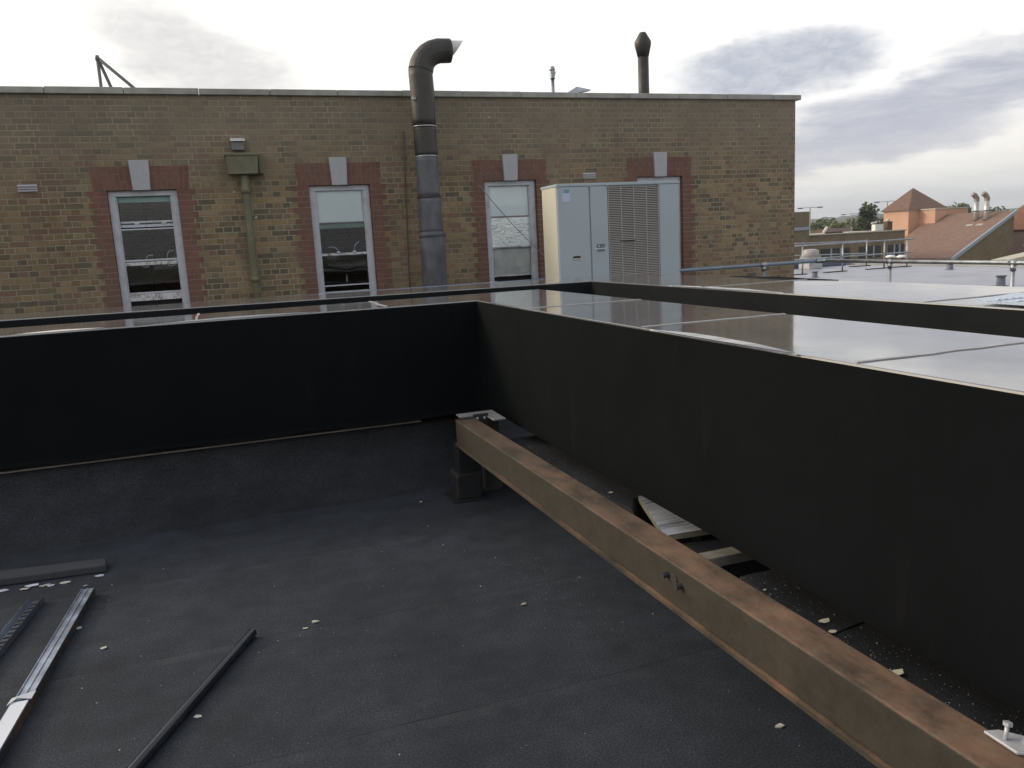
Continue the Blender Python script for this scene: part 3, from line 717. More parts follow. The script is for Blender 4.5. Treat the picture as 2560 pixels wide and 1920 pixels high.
LB = thing('low_brick_block', 'low flat roofed brown block with a strip of dark windows beside the orange tower', 'building', (68, 75, -8)); LO = (68, 75, -8)
MB().box(56, 75.6, 75, 84, -8, .55, plain('brown_block_wall', (.22, .17, .115), .9, var=.12, vs=1.2, dirt=(.17, .13, .09), ds=.5)).build('wall', LB, LO)
MB().box(61.4, 75.75, 74.85, 84.1, .552, .68, CREAM).build('coping', LB, LO)
for x0_, x1_ in ((63.6, 67.6), (68.9, 72.0), (73.2, 76.0-.45)):
    f_ = MB(); f_.box(x0_, x1_, 74.93, 74.995, -2.3, -1.0, plain('far_window', (.03, .03, .035), .3, var=.2))
    for k in range(1, 3): xx = x0_+(x1_-x0_)*k/3; f_.box(xx-.1, xx+.1, 74.88, 74.93, -2.3, -1.0, TRIM)
    f_.build('window', LB, LO)
tag(MB().box(59.1, 61.3, 74.2, 76.4, -8, 3.2, MATS['brown_block_wall']).build('brick_turret'), 'plain brick turret showing right behind the brick building corner', 'tower')
c_ = MB().box(59.0, 61.35, 74.05, 74.19, 1.2, 1.55, TRIM); tag(c_.build('pale_band'), 'pale blue string course on the turret behind the corner', 'trim')
# chimney pot, cowl on the low block
ch = thing('chimney', 'short brown chimney on the low block in front of the orange tower', 'chimney', (73.6, 75.6, .68))
MB().box(-.35, .35, -.35, .35, 0, 1.0, plain('dark_chimney', (.12, .07, .05), .9)).build('stack', ch); MB().lathe((0, 0, 1.0), [(.22, 0), (.25, .1), (.18, .3)], CREAM, 12).build('pot', ch)
cw = thing('rooftop_plant_box', 'small white plant box with an aerial on the low block parapet', 'plant', (72.1, 75.6, .68))
MB().box(-.6, .6, -.3, .3, 0, .75, plain('white_plant', (.75, .74, .72), .5)).bevel(.04).build('casing', cw); MB().tube([(0, 0, .75), (0, 0, 1.35)], .12, GALVS, 8).build('mast', cw); MB().tube([(-.9, 0, .9), (.3, 0, 1.05)], .09, MATS['white_plant'], 8).build('arm', cw)
cv = thing('rooftop_dish', 'small tilted white dish and dark box on the low block parapet', 'dish', (64.6, 75.6, .68))
MB().tube([(-.2, 0, .1), (.3, 0, .75)], .16, MATS['white_plant'], 10).build('dish_arm', cv); MB().box(0, 2.4, -.2, .2, 0, .18, GALVS).bevel(.03).build('base_box', cv)

# building at the right edge and the cream parapet before it
RBd = thing('right_brick_house', 'dark brown walled building with a reddish tiled roof at the right edge', 'building', (102, 78, -8))
MB().box(0, 16, -8, 8, 0, 7.7, plain('plum_wall', (.16, .115, .11), .9, var=.12, vs=.8)).build('wall', RBd)
MB().prism([(-.6, -8.5, 7.7), (-.6, 8.5, 7.7), (-.6, 0, 12.4)], (17, 0, 0), tile_mat('red_roof_tile', (.26, .13, .095))).build('roof', RBd)
tag(MB().prism([(26.8, 22.5, -8), (30.5, 23.9, -8), (30.5, 23.9, .14), (26.8, 22.5, .0)], (.25, -.6, 0), CREAM).build('cream_parapet'), 'long cream capping beyond the right end of the grey roof', 'parapet')
rp = thing('red_post', 'slim red post with a blue foot at the right edge of the view', 'post', (9.52, 7.45, 0))
MB().tube([(0, 0, .3), (0, 0, 1.62)], .02, REDP, 12).build('shaft', rp)
MB().tube([(0, 0, .0), (0, 0, .3)], .032, plain('blue_foot', (.1, .14, .26), .5), 12).build('foot', rp)
MB().box(-.10, -.02, -.012, .012, 1.18, 1.195, MATS['white_plant']).build('clip', rp)

# ------------------------------------------------------------------ rooftop items above the parapet
tp = thing('tripod_frame', 'grey tubular tripod frame showing over the parapet at the left', 'frame', (-1.2, 12.6, 3.3))
TM = plain('tripod_grey', (.16, .165, .17), .5, var=.15)
apx_ = (-1.285, 12.6, 4.285)
for p in ((-1.29, 12.6, 3.3), (-.98, 12.9, 3.3), (-.25, 12.6, 3.3)):
    MB().tube([apx_, p], .022, TM, 10).build('leg', tp, (-1.2, 12.6, 3.3))
MB().lathe(apx_, [(.028, -.04), (.03, 0), (.02, .03)], TM, 10).build('apex_joint', tp, (-1.2, 12.6, 3.3))
t_ = thing('flue_cowl', 'tall dark flue with a diamond shaped cowl above the right part of the parapet', 'flue', (6.93, 12.5, 3.3))
MB().lathe((0, 0, 0), [(.09, 0), (.09, 1.16)], FLUEB, 20).build('shaft', t_)
MB().lathe((0, 0, 0), [(.092, 1.16), (.137, 1.35), (.137, 1.40), (.06, 1.53), (.05, 1.545)], FLUEB, 20).build('cowl', t_)
t_ = thing('small_flue_cowl', 'thin pale metal flue with a ringed cowl above the parapet middle', 'flue', (6.345, 15.0, 3.3))
MB().lathe((0, 0, 0), [(.034, 0), (.034, 1.30)], GALV, 14).build('shaft', t_)
MB().lathe((0, 0, 0), [(.05, 1.30), (.052, 1.315), (.04, 1.32), (.072, 1.42), (.04, 1.44), (.06, 1.45), (.044, 1.52), (.03, 1.525)], GALV, 16).build('cowl', t_)
t_ = thing('rooflight_cap', 'low grey pyramid cap just showing over the parapet between the two cowls', 'rooflight', (6.42, 14.0, 3.3))
MB().box(-.25, .25, -.2, .3, 0, .82, TM).build('kerb', t_)
pm = MB(); q = [pm.bm.verts.new(p) for p in ((-.33, -.1, .80), (.13, -.3, .86), (.27, .2, .92), (-.2, .35, .86))]; tpv = pm.bm.verts.new((-.03, 0, .97)); 
for j in range(4): pm.bm.faces.new((q[j], q[(j+1) % 4], tpv)).material_index = pm.mi(GALV)
pm.bm.faces.new(q[::-1]).material_index = pm.mi(TM)
pm.build('cap', t_)

# ------------------------------------------------------------------ the two membrane wrapped L-shaped housings
def wobble(o, amp, sc_=1.3, seed=0):
    for v in o.data.vertices:
        p = o.matrix_world @ v.co
        n_ = mnoise.noise_vector(p*sc_+Vector((seed, 0, 0)))
        v.co += Vector((n_.x*amp, n_.y*amp, n_.z*amp*.12))
def housing(name, lab, inner, M_SIDE, zt, zb, zbi):
    """inner / outer: (xa, ya, x_corner..) plan corner points; far ends run on past the view"""
    (xl, yli, ylo, xi, xo, yci, yco, yr, xri, xro) = inner
    H = thing(name, lab, 'housing', (xi, yci, zb))
    HO = (xi, yci, zb)
    b = MB(); N = 26
    # strips: left arm from x=xl..xi, right arm y=yci..yr, corner block
    def row(A_, B_, n): return [Vector(A_).lerp(Vector(B_), k/n) for k in range(n+1)]
    topi = row((xl, yli, zt), (xi, yci, zt), N) + row((xi, yci, zt), (xri, yr, zt), N)[1:]
    topo = row((xl, ylo, zt), (xo, yco, zt), N) + row((xo, yco, zt), (xro, yr, zt), N)[1:]
    boti = [Vector((p.x, p.y, zbi if k <= N else zb)) for k, p in enumerate(topi)]
    boto = [Vector((p.x, p.y, zb)) for p in topo]
    def band(A_, B_, m):
        for k in range(len(A_)-1):
            f = b.bm.faces.new((A_[k], A_[k+1], B_[k+1], B_[k])); f.material_index = b.mi(m); f.smooth = False
    mk = lambda L_: [b.bm.verts.new(p) for p in L_]
    mid = [a_.lerp(c_, .5) for a_, c_ in zip(topi, topo)]
    TI, TO_, BI, BO_, MD = mk(topi), mk(topo), mk(boti), mk(boto), mk(mid)
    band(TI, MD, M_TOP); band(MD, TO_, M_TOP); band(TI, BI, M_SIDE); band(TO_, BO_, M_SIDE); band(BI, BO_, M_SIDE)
    for k in (0, -1):
        b.bm.faces.new((TI[k], MD[k], TO_[k], BO_[k], BI[k])).material_index = b.mi(M_SIDE)
    # rounded, slightly ragged top arris
    bmesh.ops.recalc_face_normals(b.bm, faces=b.bm.faces)
    es = [e for e in b.bm.edges if len(e.link_faces) == 2 and e.calc_face_angle(0) > R(60) and min(v.co.z for v in e.verts) > zt-.01 and abs(e.verts[0].co.z-e.verts[1].co.z) < 1e-4]
    bmesh.ops.bevel(b.bm, geom=es, offset=.007, segments=2, affect='EDGES', profile=.6)
    for f in b.bm.faces:
        if f.normal.z > .3: f.material_index = b.mi(M_TOP); f.smooth = f.normal.z < .995
    o = b.build('casing', H, HO)
    return H, HO, o
XA, YA = 1.62, 5.345
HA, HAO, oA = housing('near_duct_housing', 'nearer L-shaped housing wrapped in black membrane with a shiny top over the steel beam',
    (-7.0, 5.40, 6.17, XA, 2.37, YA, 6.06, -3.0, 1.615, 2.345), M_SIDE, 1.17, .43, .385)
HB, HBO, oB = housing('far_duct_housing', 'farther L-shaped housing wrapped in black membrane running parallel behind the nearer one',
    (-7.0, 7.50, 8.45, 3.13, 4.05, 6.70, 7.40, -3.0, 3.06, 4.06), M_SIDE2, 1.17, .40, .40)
for o_, s_ in ((oA, 0), (oB, 5)): wobble(o_, .006, 1.6, s_)
# welded laps: thin strips stuck across the tops, their ends folded over the edge
BEAD = plain('pale_seam_bead', (.34, .34, .35), .45, var=.3, vs=12)
def lap(H, HO, pts, wdt, axis):
    wdt *= .55; m = MB(); n = len(pts)
    for k in range(n-1):
        (x0, y0), (x1, y1) = pts[k], pts[k+1]
        dx, dy = (0, wdt) if axis == 'x' else (wdt, 0)
        m.poly([(x0, y0, 1.1729), (x1, y1, 1.1729), (x1+dx, y1+dy, 1.1733), (x0+dx, y0+dy, 1.1733)], BEAD)
        m.poly([(x0, y0, 1.169), (x1, y1, 1.169), (x1, y1, 1.1729), (x0, y0, 1.1729)], BEAD)
    m.build('lap_seam', H, HO)
def jit(x0, x1, y, n=9, a=.006): return [(x0+(x1-x0)*k/(n-1), y+random.uniform(-a, a)) for k in range(n)]
lap(HA, HAO, jit(1.632, 2.355, 3.0), .03, 'x'); lap(HA, HAO, jit(1.632, 2.35, 1.77), .03, 'x'); lap(HA, HAO, jit(1.632, 2.36, 4.35), .03, 'x')
lap(HB, HBO, jit(3.10, 4.04, 2.95), .03, 'x'); lap(HB, HBO, jit(3.13, 4.04, 4.9), .03, 'x')
def lapy(H, HO, x, y0, y1):
    lap(H, HO, [(x+random.uniform(-.005, .005), y0+(y1-y0)*k/8) for k in range(9)], .03, 'y')
lapy(HA, HAO, -.2, 5.41, 6.12); lapy(HA, HAO, 1.0, 5.38, 6.08)
# membrane lips that have lifted along the arrises
def lip(H, HO, path, hgt, name='lifted_edge'):
    m = MB(); prev = None
    for k, (x, y, nx, ny) in enumerate(path):
        s_ = math.sin(math.pi*k/(len(path)-1)); h = hgt*s_*(.6+.4*random.random())
        cur = [(x, y, 1.172), (x-nx*.03*s_, y-ny*.03*s_, 1.174+h), (x+nx*.004, y+ny*.004, 1.168)]
        if prev:
            m.poly([prev[0], cur[0], cur[1], prev[1]], M_TOP); m.poly([prev[1], cur[1], cur[2], prev[2]], M_TOP)
        prev = cur
    m.build(name, H, HO)
lip(HA, HAO, [(1.614, 2.9-.9*k/12, -1, 0) for k in range(13)], .007)
lip(HA, HAO, [(-.45+1.0*k/12, 5.38, 0, -1) for k in range(13)], .007)
lip(HA, HAO, [(-1.2+.5*k/12, 5.388, 0, -1) for k in range(13)], .006)
lip(HB, HBO, [(4.055, 4.6+1.3*k/14, 1, 0) for k in range(15)], .009)
lip(HB, HBO, [(3.12, 4.0+1.3*k/14, -1, 0) for k in range(15)], .008)
# vertical overlap down the nearer left face by the corner, and a drooping hem along the bottom
MB().prism([(1.44, 5.338, .4), (1.52, 5.338, .4), (1.52, 5.338, 1.155), (1.44, 5.338, 1.155)], (0, .008, 0), M_SIDE).build('corner_overlap', HA, HAO)
hm = MB(); pv = None
for k in range(60):
    x = -6+7.55*k/59; z = .392+.006*math.sin(k*.9)+random.uniform(-.003, .003); y = 5.39-(x+7)*.0064
    cur = ((x, y-.006, z+.03), (x, y-.014, z))
    if pv: hm.poly([pv[0], cur[0], cur[1], pv[1]], M_SIDE)
    pv = cur
hm.build('hem', HA, HAO)
# feet that carry the housings
for (x, y) in ((-4, 5.8), (1.9, -2.2), (2.25, 5.9)):
    MB().box(x-.05, x+.05, y-.05, y+.05, .25, .386, FLUEB).build('foot', HA, HAO)
for (x, y) in ((-4, 7.9), (3.6, 0), (3.6, 7.1), (0, 7.8)):
    MB().box(x-.05, x+.05, y-.05, y+.05, 0, .40, FLUEB).build('foot', HB, HBO)

bw_ = MB(); nx_, ny_ = 10, 8
bwm = plain('blue_bubble_film', (.50, .58, .70), .3, var=.12, vs=30, bumpd=.01, bs=45)
bw_.prism([(3.13, 2.70, 1.181), (3.50, 2.80, 1.182), (3.75, 2.5, 1.182), (3.4, 1.6, 1.182), (3.10, 1.5, 1.181), (3.11, 2.3, 1.181)], (0, 0, .012), bwm)
for i in range(nx_):
    for j in range(ny_):
        x, y = 3.15+j*.04, 1.7+i*.1; 
        if x < 3.42: bw_.lathe((x, y, 1.194), [(.014, 0), (.011, .005), (.004, .007)], bwm, 8)
tag(bw_.build('bubble_sheet'), 'pale blue bubble textured sheet lying on the far housing at the right edge', 'sheet')

# ------------------------------------------------------------------ felt upstands under the housings
def sweep_x(x0, x1, prof, m, n=40, amp=.006):
    b = MB(); rows = []
    for k in range(n+1):
        x = x0+(x1-x0)*k/n
        rows.append([b.bm.verts.new((x, y+amp*mnoise.noise(Vector((x*1.3, y*3, z*3))), z+amp*.7*mnoise.noise(Vector((x*1.3+9, y*3, z*3))))) for y, z in prof])
    for a_, c_ in zip(rows, rows[1:]):
        for j in range(len(prof)-1):
            f = b.bm.faces.new((a_[j], a_[j+1], c_[j+1], c_[j])); f.material_index = b.mi(m); f.smooth = True
    for r_ in (rows[0], rows[-1]): b.bm.faces.new(r_).material_index = b.mi(m)
    return b
prof = [(4.93, .001), (5.0, .006), (5.08, .022), (5.17, .05), (5.26, .09), (5.34, .14), (5.40, .19), (5.43, .25), (5.435, .31), (5.45, .335), (5.48, .34), (5.9, .34), (5.92, .001)]
b = sweep_x(-7, 1.55, prof, M_FELT2)
o = b.build('felt_upstand'); tag(o, 'black felt covered upstand with a coved foot beneath the left arm of the near housing', 'upstand')
pale = MB().box(-7, 1.20, 5.455, 5.60, .3425, .352, LEDGE)  # pale strip added to paint the light on the upstand top
tag(pale.build('lit_ledge'), 'added pale batten on the felt upstand in the gap below the near housing', 'ledge')

KZ = .34; KF = (EYE-KZ)/(EYE-.15)                     # this kerb is level with the upstand round the corner
def kp(pts, z=KZ): return [(x*KF, y*KF, z) for x, y in pts]
ka = MB().prism(kp([(1.79, 5.40), (2.6, 5.40), (2.6, 3.72), (1.98, 3.76), (1.86, 3.56), (1.83, 4.0), (1.80, 4.87)]), (0, 0, -.338), M_FELT2)
for v in ka.bm.verts:
    if v.co.z < .1: v.co.x += .07
ka.bevel(.015, 3)
tag(ka.build('felt_kerb'), 'felt covered kerb block under the near housing beyond the foil board', 'kerb', 'felt kerbs under the near housing')
kb = MB().prism(kp([(1.86, 2.67), (2.6, 2.67), (2.6, -2), (1.82, -2), (1.83, 2.0)]), (0, 0, -.338), M_FELT2)
for v in kb.bm.verts:
    if v.co.z < .1: v.co.x += .07
kb.bevel(.015, 3)
tag(kb.build('felt_kerb'), 'long felt covered kerb block under the near housing beside the near end of the beam', 'kerb', 'felt kerbs under the near housing')
kj = MB().prism(kp([(1.85, 2.165), (2.42, 2.26), (2.42, 2.20), (1.85, 2.105)], KZ+.0005), (0, 0, .004), M_FELT2)
tag(kj.build('felt_lap_strip'), 'narrow felt lap strip across the long kerb beside the foam scraps', 'strip')
def foil():
    m, t, b = material('foil_facing')
    n = t.noise(40, 5, .65, t.scaled(t.obj(), .12, 1, 1), .6)
    col = t.ramp(n, [(.38, (.34, .38, .47)), (.5, (.78, .82, .92)), (.8, (.93, .95, 1))])
    t.link(col, b.inputs['Base Color']); b.inputs['Metallic'].default_value = .25; b.inputs['Roughness'].default_value = .35
    t.link(t.bump(n, .006), b.inputs['Normal']); return m
FOIL = foil()
fO = (1.73, 2.94, .3)
fb = thing('foil_board', 'foil faced insulation board with a rippled silver top lying under the near housing', 'insulation board', fO)
q = kp([(2.0, 3.775), (1.83, 3.2), (2.50, 3.135), (2.66, 3.70)], KZ-.024)
MB().prism(q, (0, 0, .022), plain('board_core', (.42, .38, .28), .9, var=.15, vs=30)).build('core', fb, fO)
ft = MB()
def Q(u, v):
    a_ = Vector(q[1]).lerp(Vector(q[2]), u); c_ = Vector(q[0]).lerp(Vector(q[3]), u); p = a_.lerp(c_, v)
    return (p.x, p.y, KZ-.0015+.0042*abs(math.sin(v*58+math.sin(u*6+v*9)*1.1))*(.5+.5*abs(math.sin(v*17+u*2))))
for i in range(6):
    for j in range(200):
        ft.poly([Q(i/6, j/200), Q((i+1)/6, j/200), Q((i+1)/6, (j+1)/200), Q(i/6, (j+1)/200)], FOIL)
ft.build('foil_facing', fb, fO)
for (x, y) in ((1.86, 2.87), (2.1, 3.1), (1.86, 3.1)): MB().box(x-.06, x+.06, y-.04, y+.04, .001, .315, DARK).build('packer', fb, fO)
lg = MB().prism(kp([(1.80, 2.865), (2.6, 2.865), (2.6, 2.945), (1.80, 2.945)]), (0, 0, -.04), LEDGE).bevel(.003)
tag(lg.build('timber_bearer'), 'short pale timber bearer between the foil board and the long kerb', 'timber')
tag(MB().box(2.03*KF, 2.10*KF, 2.93*KF, 2.96*KF, KZ+.001, KZ+.04, plain('white_cleat', (.5, .5, .5), .5)).bevel(.003).build('metal_cleat'), 'small pale cleat standing on the timber bearer', 'cleat')
dk = MB().prism(kp([(1.90, 2.96), (2.5, 2.96), (2.5, 3.12), (1.90, 3.19)], .30), (0, 0, -.298), M_FELT2).bevel(.01); tag(dk.build('felt_pad'), 'dark felt pad between the foil board and timber bearer', 'pad')

# ------------------------------------------------------------------ steel beam and its post
BM = thing('steel_beam', 'long rusting painted steel box beam with a projecting foot plate running under the near housing', 'beam', (1.24, 4.65, .35)); BMO = (1.24, 4.65, .35)
def BX(y): return 1.238+(4.65-y)*.0125
ya, yb = 4.66, -2.5
b = MB().prism([(BX(ya), ya, .358), (BX(ya)+.125, ya, .358), (BX(yb)+.115, yb, .358), (BX(yb), yb, .358)], (0, 0, .142), M_RUST)
bmesh.ops.recalc_face_normals(b.bm, faces=b.bm.faces)
b.bevel(.006, 3).build('web', BM, BMO)
MB().prism([(BX(ya)-.012, ya, .344), (BX(ya)+.137, ya, .344), (BX(yb)+.127, yb, .344), (BX(yb)-.012, yb, .344)], (0, 0, .0135), M_RUST).build('foot_plate', BM, BMO)
bt_ = MB()
for (y, dz) in ((2.20, .0), (2.12, -.008)):
    x = BX(y); bt_.tube([(x-.022, y, .452+dz), (x+.002, y, .452+dz)], .011, GALVS, 6, smooth=False)
bt_.tube([(BX(2.16)-.005, 2.16, .448), (BX(2.16)+.001, 2.16, .448)], .02, GALVS, 12)
bt_.build('side_bolt', BM, BMO)
cp = MB().box(1.24, 1.36, 4.661, 4.668, .345, .505, GALVS); cp.build('end_plate', BM, BMO)
PT = thing('support_post', 'black stub post with a boxed felt foot carrying the far end of the steel beam', 'post', (1.29, 4.70, 0)); PO = (1.29, 4.70, 0)
MB().box(1.235, 1.345, 4.64, 4.75, .0, .343, plain('black_paint', (.012, .013, .013), .5, var=.2)).bevel(.004).build('shaft', PT, PO)
MB().prism([(1.205, 4.615, .001), (1.375, 4.615, .001), (1.375, 4.785, .001), (1.205, 4.785, .001)], (0, 0, .17), plain('bitumen_wrap', (.014, .015, .017), .6, var=.3, bumpd=.004, bs=25)).bevel(.018, 3).build('foot_sleeve', PT, PO)
MB().prism([(1.17, 4.58, .0012), (1.41, 4.58, .0012), (1.41, 4.82, .0012), (1.17, 4.82, .0012)], (0, 0, .008), MATS['bitumen_wrap']).bevel(.003, 2).build('foot_skirt', PT, PO)
BK = thing('fixing_plate', 'grey steel fixing plates with bolts behind the far end of the beam', 'bracket', (1.45, 4.75, .42)); BKO = (1.45, 4.75, .42)
PLG = plain('plate_grey', (.30, .30, .31), .5, metal=.2, var=.2, vs=20)
MB().box(1.29, 1.53, 4.74, 4.84, .49, .50, PLG).bevel(.002, 1).build('top_plate', BK, BKO)
MB().box(1.45, 1.53, 4.56, 4.737, .488, .498, PLG).bevel(.002, 1).build('side_plate', BK, BKO)
MB().box(1.36, 1.458, 4.69, 4.70, .42, .515, GALVS).build('end_cleat', BK, BKO)
for x in (1.385, 1.43): MB().tube([(x, 4.69, .49), (x, 4.675, .49)], .008, ALU, 6).build('bolt', BK, BKO)
MB().box(1.44, 1.54, 4.74, 4.84, .0, .487, FLUEB).build('stub', BK, BKO)

zt = .5035
PLT = thing('plate_with_bolt', 'loose pale steel plate with an upright bolt on the near end of the beam', 'plate', (1.40, 1.08, zt)); PLO = (1.40, 1.08, zt)
PM = plain('zinc_plate', (.55, .56, .60), .4, metal=.3, var=.1, vs=30)
MB().prism([(1.375, 1.117, zt), (1.405, 1.108, zt), (1.47, 1.02, zt), (1.45, .98, zt), (1.372, 1.04, zt)], (0, 0, .006), PM).bevel(.001, 1).build('plate', PLT, PLO)
MB().prism([(1.41, 1.06, zt+.0065), (1.46, 1.075, zt+.02), (1.52, 1.02, zt+.02), (1.47, 1.0, zt+.0065)], (0, 0, .004), PM).build('bent_tab', PLT, PLO)
MB().tube([(1.387, 1.078, zt+.006), (1.394, 1.080, zt+.034)], .0045, PM, 10).build('bolt_shank', PLT, PLO)
MB().tube([(1.394, 1.080, zt+.034), (1.3955, 1.0805, zt+.041)], .0095, PM, 6, smooth=False).build('bolt_head', PLT, PLO)

# ------------------------------------------------------------------ loose things on the felt
def along(p0, p1): 
    p0, p1 = Vector(p0), Vector(p1); d = (p1-p0).normalized(); s_ = Vector((d.y, -d.x, 0)); return p0, p1, d, s_
# wide galvanised strip: lipped channel, right return face painted dark for its shade and rust
p0, p1, d, s_ = along((-.764, 4.10, 0), (-.885, 2.40, 0))
CHN = thing('galvanised_channel', 'long galvanised channel strip with torn tape around it on the felt', 'channel', tuple(p0)); CO = tuple(p0)
def bar(u0, u1, z0, z1, m, name, par, org, P0, P1, S_):
    MB().prism([P0+S_*u0+Vector((0, 0, z0)), P0+S_*u1+Vector((0, 0, z0)), P1+S_*u1+Vector((0, 0, z0)), P1+S_*u0+Vector((0, 0, z0))], (0, 0, z1-z0), m).bevel(.0015, 1).build(name, par, org)
sg = -1  # s_ points to the left when the bar runs towards the viewer
right = s_ if s_.x > 0 else -s_
bar(-.027, .027, .034, .037, GALVF, 'top_face', CHN, CO, p0, p1, right)
bar(-.004, .004, .0372, .041, GALVF, 'rib', CHN, CO, p0, p1, right)
bar(-.027, -.022, .0371, .043, GALVF, 'left_lip', CHN, CO, p0, p1, right)
bar(.0272, .030, .002, .040, GALVS, 'side_face', CHN, CO, p0, p1, right)
bar(-.030, -.0272, .002, .0338, GALVS, 'back_face', CHN, CO, p0, p1, right)
tp_ = p0+d*1.0
MB().prism([tp_+right*-.034+Vector((0, 0, .044)), tp_+right*.036+d*-.03+Vector((0, 0, .044)), tp_+right*.037+d*.03+Vector((0, 0, .046)), tp_+right*-.01+d*.015+Vector((0, 0, .05)), tp_+right*-.036+d*.05+Vector((0, 0, .045))], (0, 0, .003), plain('torn_tape', (.62, .62, .7), .5)).build('torn_tape', CHN, CO)
bar(-.0275, .0275, .0438, .0446, plain('bright_film', (.72, .75, .82), .35, var=.06), 'protective_film', CHN, CO, p0+d*1.03, p1, right)
# perforated tray
p0, p1, d, s_ = along((-.985, 4.12, 0), (-1.12, 2.9, 0)); right = s_ if s_.x > 0 else -s_
PF = thing('perforated_strip', 'perforated steel strip with raised edges lying left of the galvanised channel', 'channel', tuple(p0)); PFO = tuple(p0)
DGV = plain('dull_galvanised', (.14, .15, .19), .45, metal=.5, var=.25, vs=14)
bar(-.031, -.0282, .002, .034, GALVF, 'left_lip', PF, PFO, p0, p1, right)
bar(.0282, .031, .002, .034, DGV, 'right_lip', PF, PFO, p0, p1, right)
hl = MB().prism([p0-right*.028+Vector((0, 0, .008)), p0+right*.028+Vector((0, 0, .008)), p1+right*.028+Vector((0, 0, .008)), p1-right*.028+Vector((0, 0, .008))], (0, 0, .004), DGV); L_ = (p1-p0).length; k = .04
while k < L_-.05:
    c_ = p0+d*k; hl.prism([c_+right*-.012+Vector((0, 0, .0124)), c_+right*.016+d*-.008+Vector((0, 0, .0124)), c_+right*.016+d*.006+Vector((0, 0, .0124)), c_+right*-.012+d*.014+Vector((0, 0, .0124))], (0, 0, .0012), DARK); k += .042
hl.build('slotted_base', PF, PFO)
# black pipe
p0, p1, d, s_ = along((-.045, 3.315, .0185), (-.79, 1.75, .0185))
PP = thing('black_pipe', 'straight glossy black plastic pipe lying on the felt', 'pipe', tuple(p0)); PPO = tuple(p0)
MB().tube([p0, p0.lerp(p1, .5), p1], .0195, BLACKP, 20, caps=False).build('tube', PP, PPO)
MB().tube([p0+d*.003, p0+d*.3], .0155, DARK, 16).build('bore', PP, PPO)
# felt covered slab at the left
fs = MB().prism([(-1.5, 4.60, .002), (-.735, 4.50, .002), (-.722, 4.39, .002), (-1.5, 4.46, .002)], (0, 0, .038), plain('slab_felt', (.052, .055, .066), .85, var=.25, vs=40, bumpd=.002, bs=200)).bevel(.006, 2)
tag(fs.build('felt_slab'), 'thick offcut slab of felt covered board near the foot of the left upstand', 'slab')

def scrap(x, y, z, s, lab, m, grp='pale scraps scattered on the felt', name='scrap', flat=.12, asp=1.0):
    b = MB(); rr_ = random.Random(int(x*1000+y*77)); n = rr_.randint(5, 7); pts = []
    a0 = rr_.random()*6
    for k in range(n):
        a_ = a0+2*math.pi*k/n; r_ = s*rr_.uniform(.55, 1.05); pts.append((x+math.cos(a_)*r_*asp, y+math.sin(a_)*r_*.7, z+.0015))
    b.prism(pts, (rr_.uniform(-.2, .2)*s, 0, s*flat), m)
    for v in b.bm.verts: v.co.z += rr_.uniform(0, s*.22)
    tag(b.build(name), lab, 'scrap', grp)
scrap(-.625, 3.472, 0, .018, 'small white scrap alone between the channel and the black pipe', SCRAPW)
scrap(-.242, 2.775, 0, .016, 'small pale scrap just right of the black pipe', SCRAPW)
scrap(-.755, 3.727, 0, .022, 'crumpled pale scrap touching the right side of the channel', SCRAPW)
scrap(-.66, 2.60, 0, .06, 'large white card scrap at the bottom edge near the channel', plain('white_card', (.7, .72, .7), .6), flat=.03)
scrap(.211, 3.331, 0, .02, 'biggest buff scrap lying past the end of the black pipe', SCRAPW)
scrap(.165, 3.29, 0, .014, 'tiny buff scrap left of the biggest buff scrap', SCRAPW)
scrap(1.50, 1.93, 0, .02, 'grey white scrap close to the near part of the beam foot', SCRAPW, flat=.1)
scrap(1.66, 1.95, 0, .008, 'white crumb beside the beam foot plate', SCRAPW)
scrap(1.077, 3.098, 0, .02, 'faint grey flake on the felt left of the beam bolt', LEDGE, flat=.06)
scrap(1.0, 4.72, 0, .012, 'white sliver in front of the upstand left of the support post', SCRAPW)
scrap(1.642, 1.893, .3405, .024, 'ragged cream foam scrap at the kerb joint behind the beam', FOAM, 'cream foam scraps by the kerb')
scrap(1.615, 1.832, .3405, .017, 'flat cream foam chip beside the kerb joint behind the beam', FOAM, 'cream foam scraps by the kerb', flat=.12)
scrap(1.603, 1.573, .3405, .034, 'long cream foam scrap on the kerb behind the beam', FOAM, 'cream foam scraps by the kerb', flat=.14, asp=.9)
scrap(1.616, 2.161, .3405, .009, 'little cream crumb on the kerb behind the beam', FOAM, 'cream foam scraps by the kerb')
scrap(1.642, 3.371, .3405, .014, 'white shaving on the felt kerb just before the foil board', SCRAPW)
for (x, y, s, lab) in ((-1.05, 4.36, .026, 'bluish white flake under the felt slab, leftmost of the cluster middle'), (-1.08, 4.33, .02, 'pinkish flake in the cluster below the felt slab'),
        (-.99, 4.335, .022, 'buff flake in the middle of the cluster below the felt slab'), (-.965, 4.32, .016, 'bluish chip at the right of the flake cluster below the slab'),
        (-.90, 4.33, .02, 'thin buff sliver between the flake cluster and the slab end'), (-.745, 4.34, .02, 'white flake just below the right end of the felt slab'),
        (-1.18, 4.355, .022, 'bluish flake at the left edge below the felt slab'), (-.80, 4.24, .008, 'white chip at the top end of the channel')):
    scrap(x, y, 0, s, lab, plain('blue_white_flake', (.55, .58, .68), .7) if 'blu' in lab or 'white' in lab else SCRAPW, flat=.15, asp=1.5)
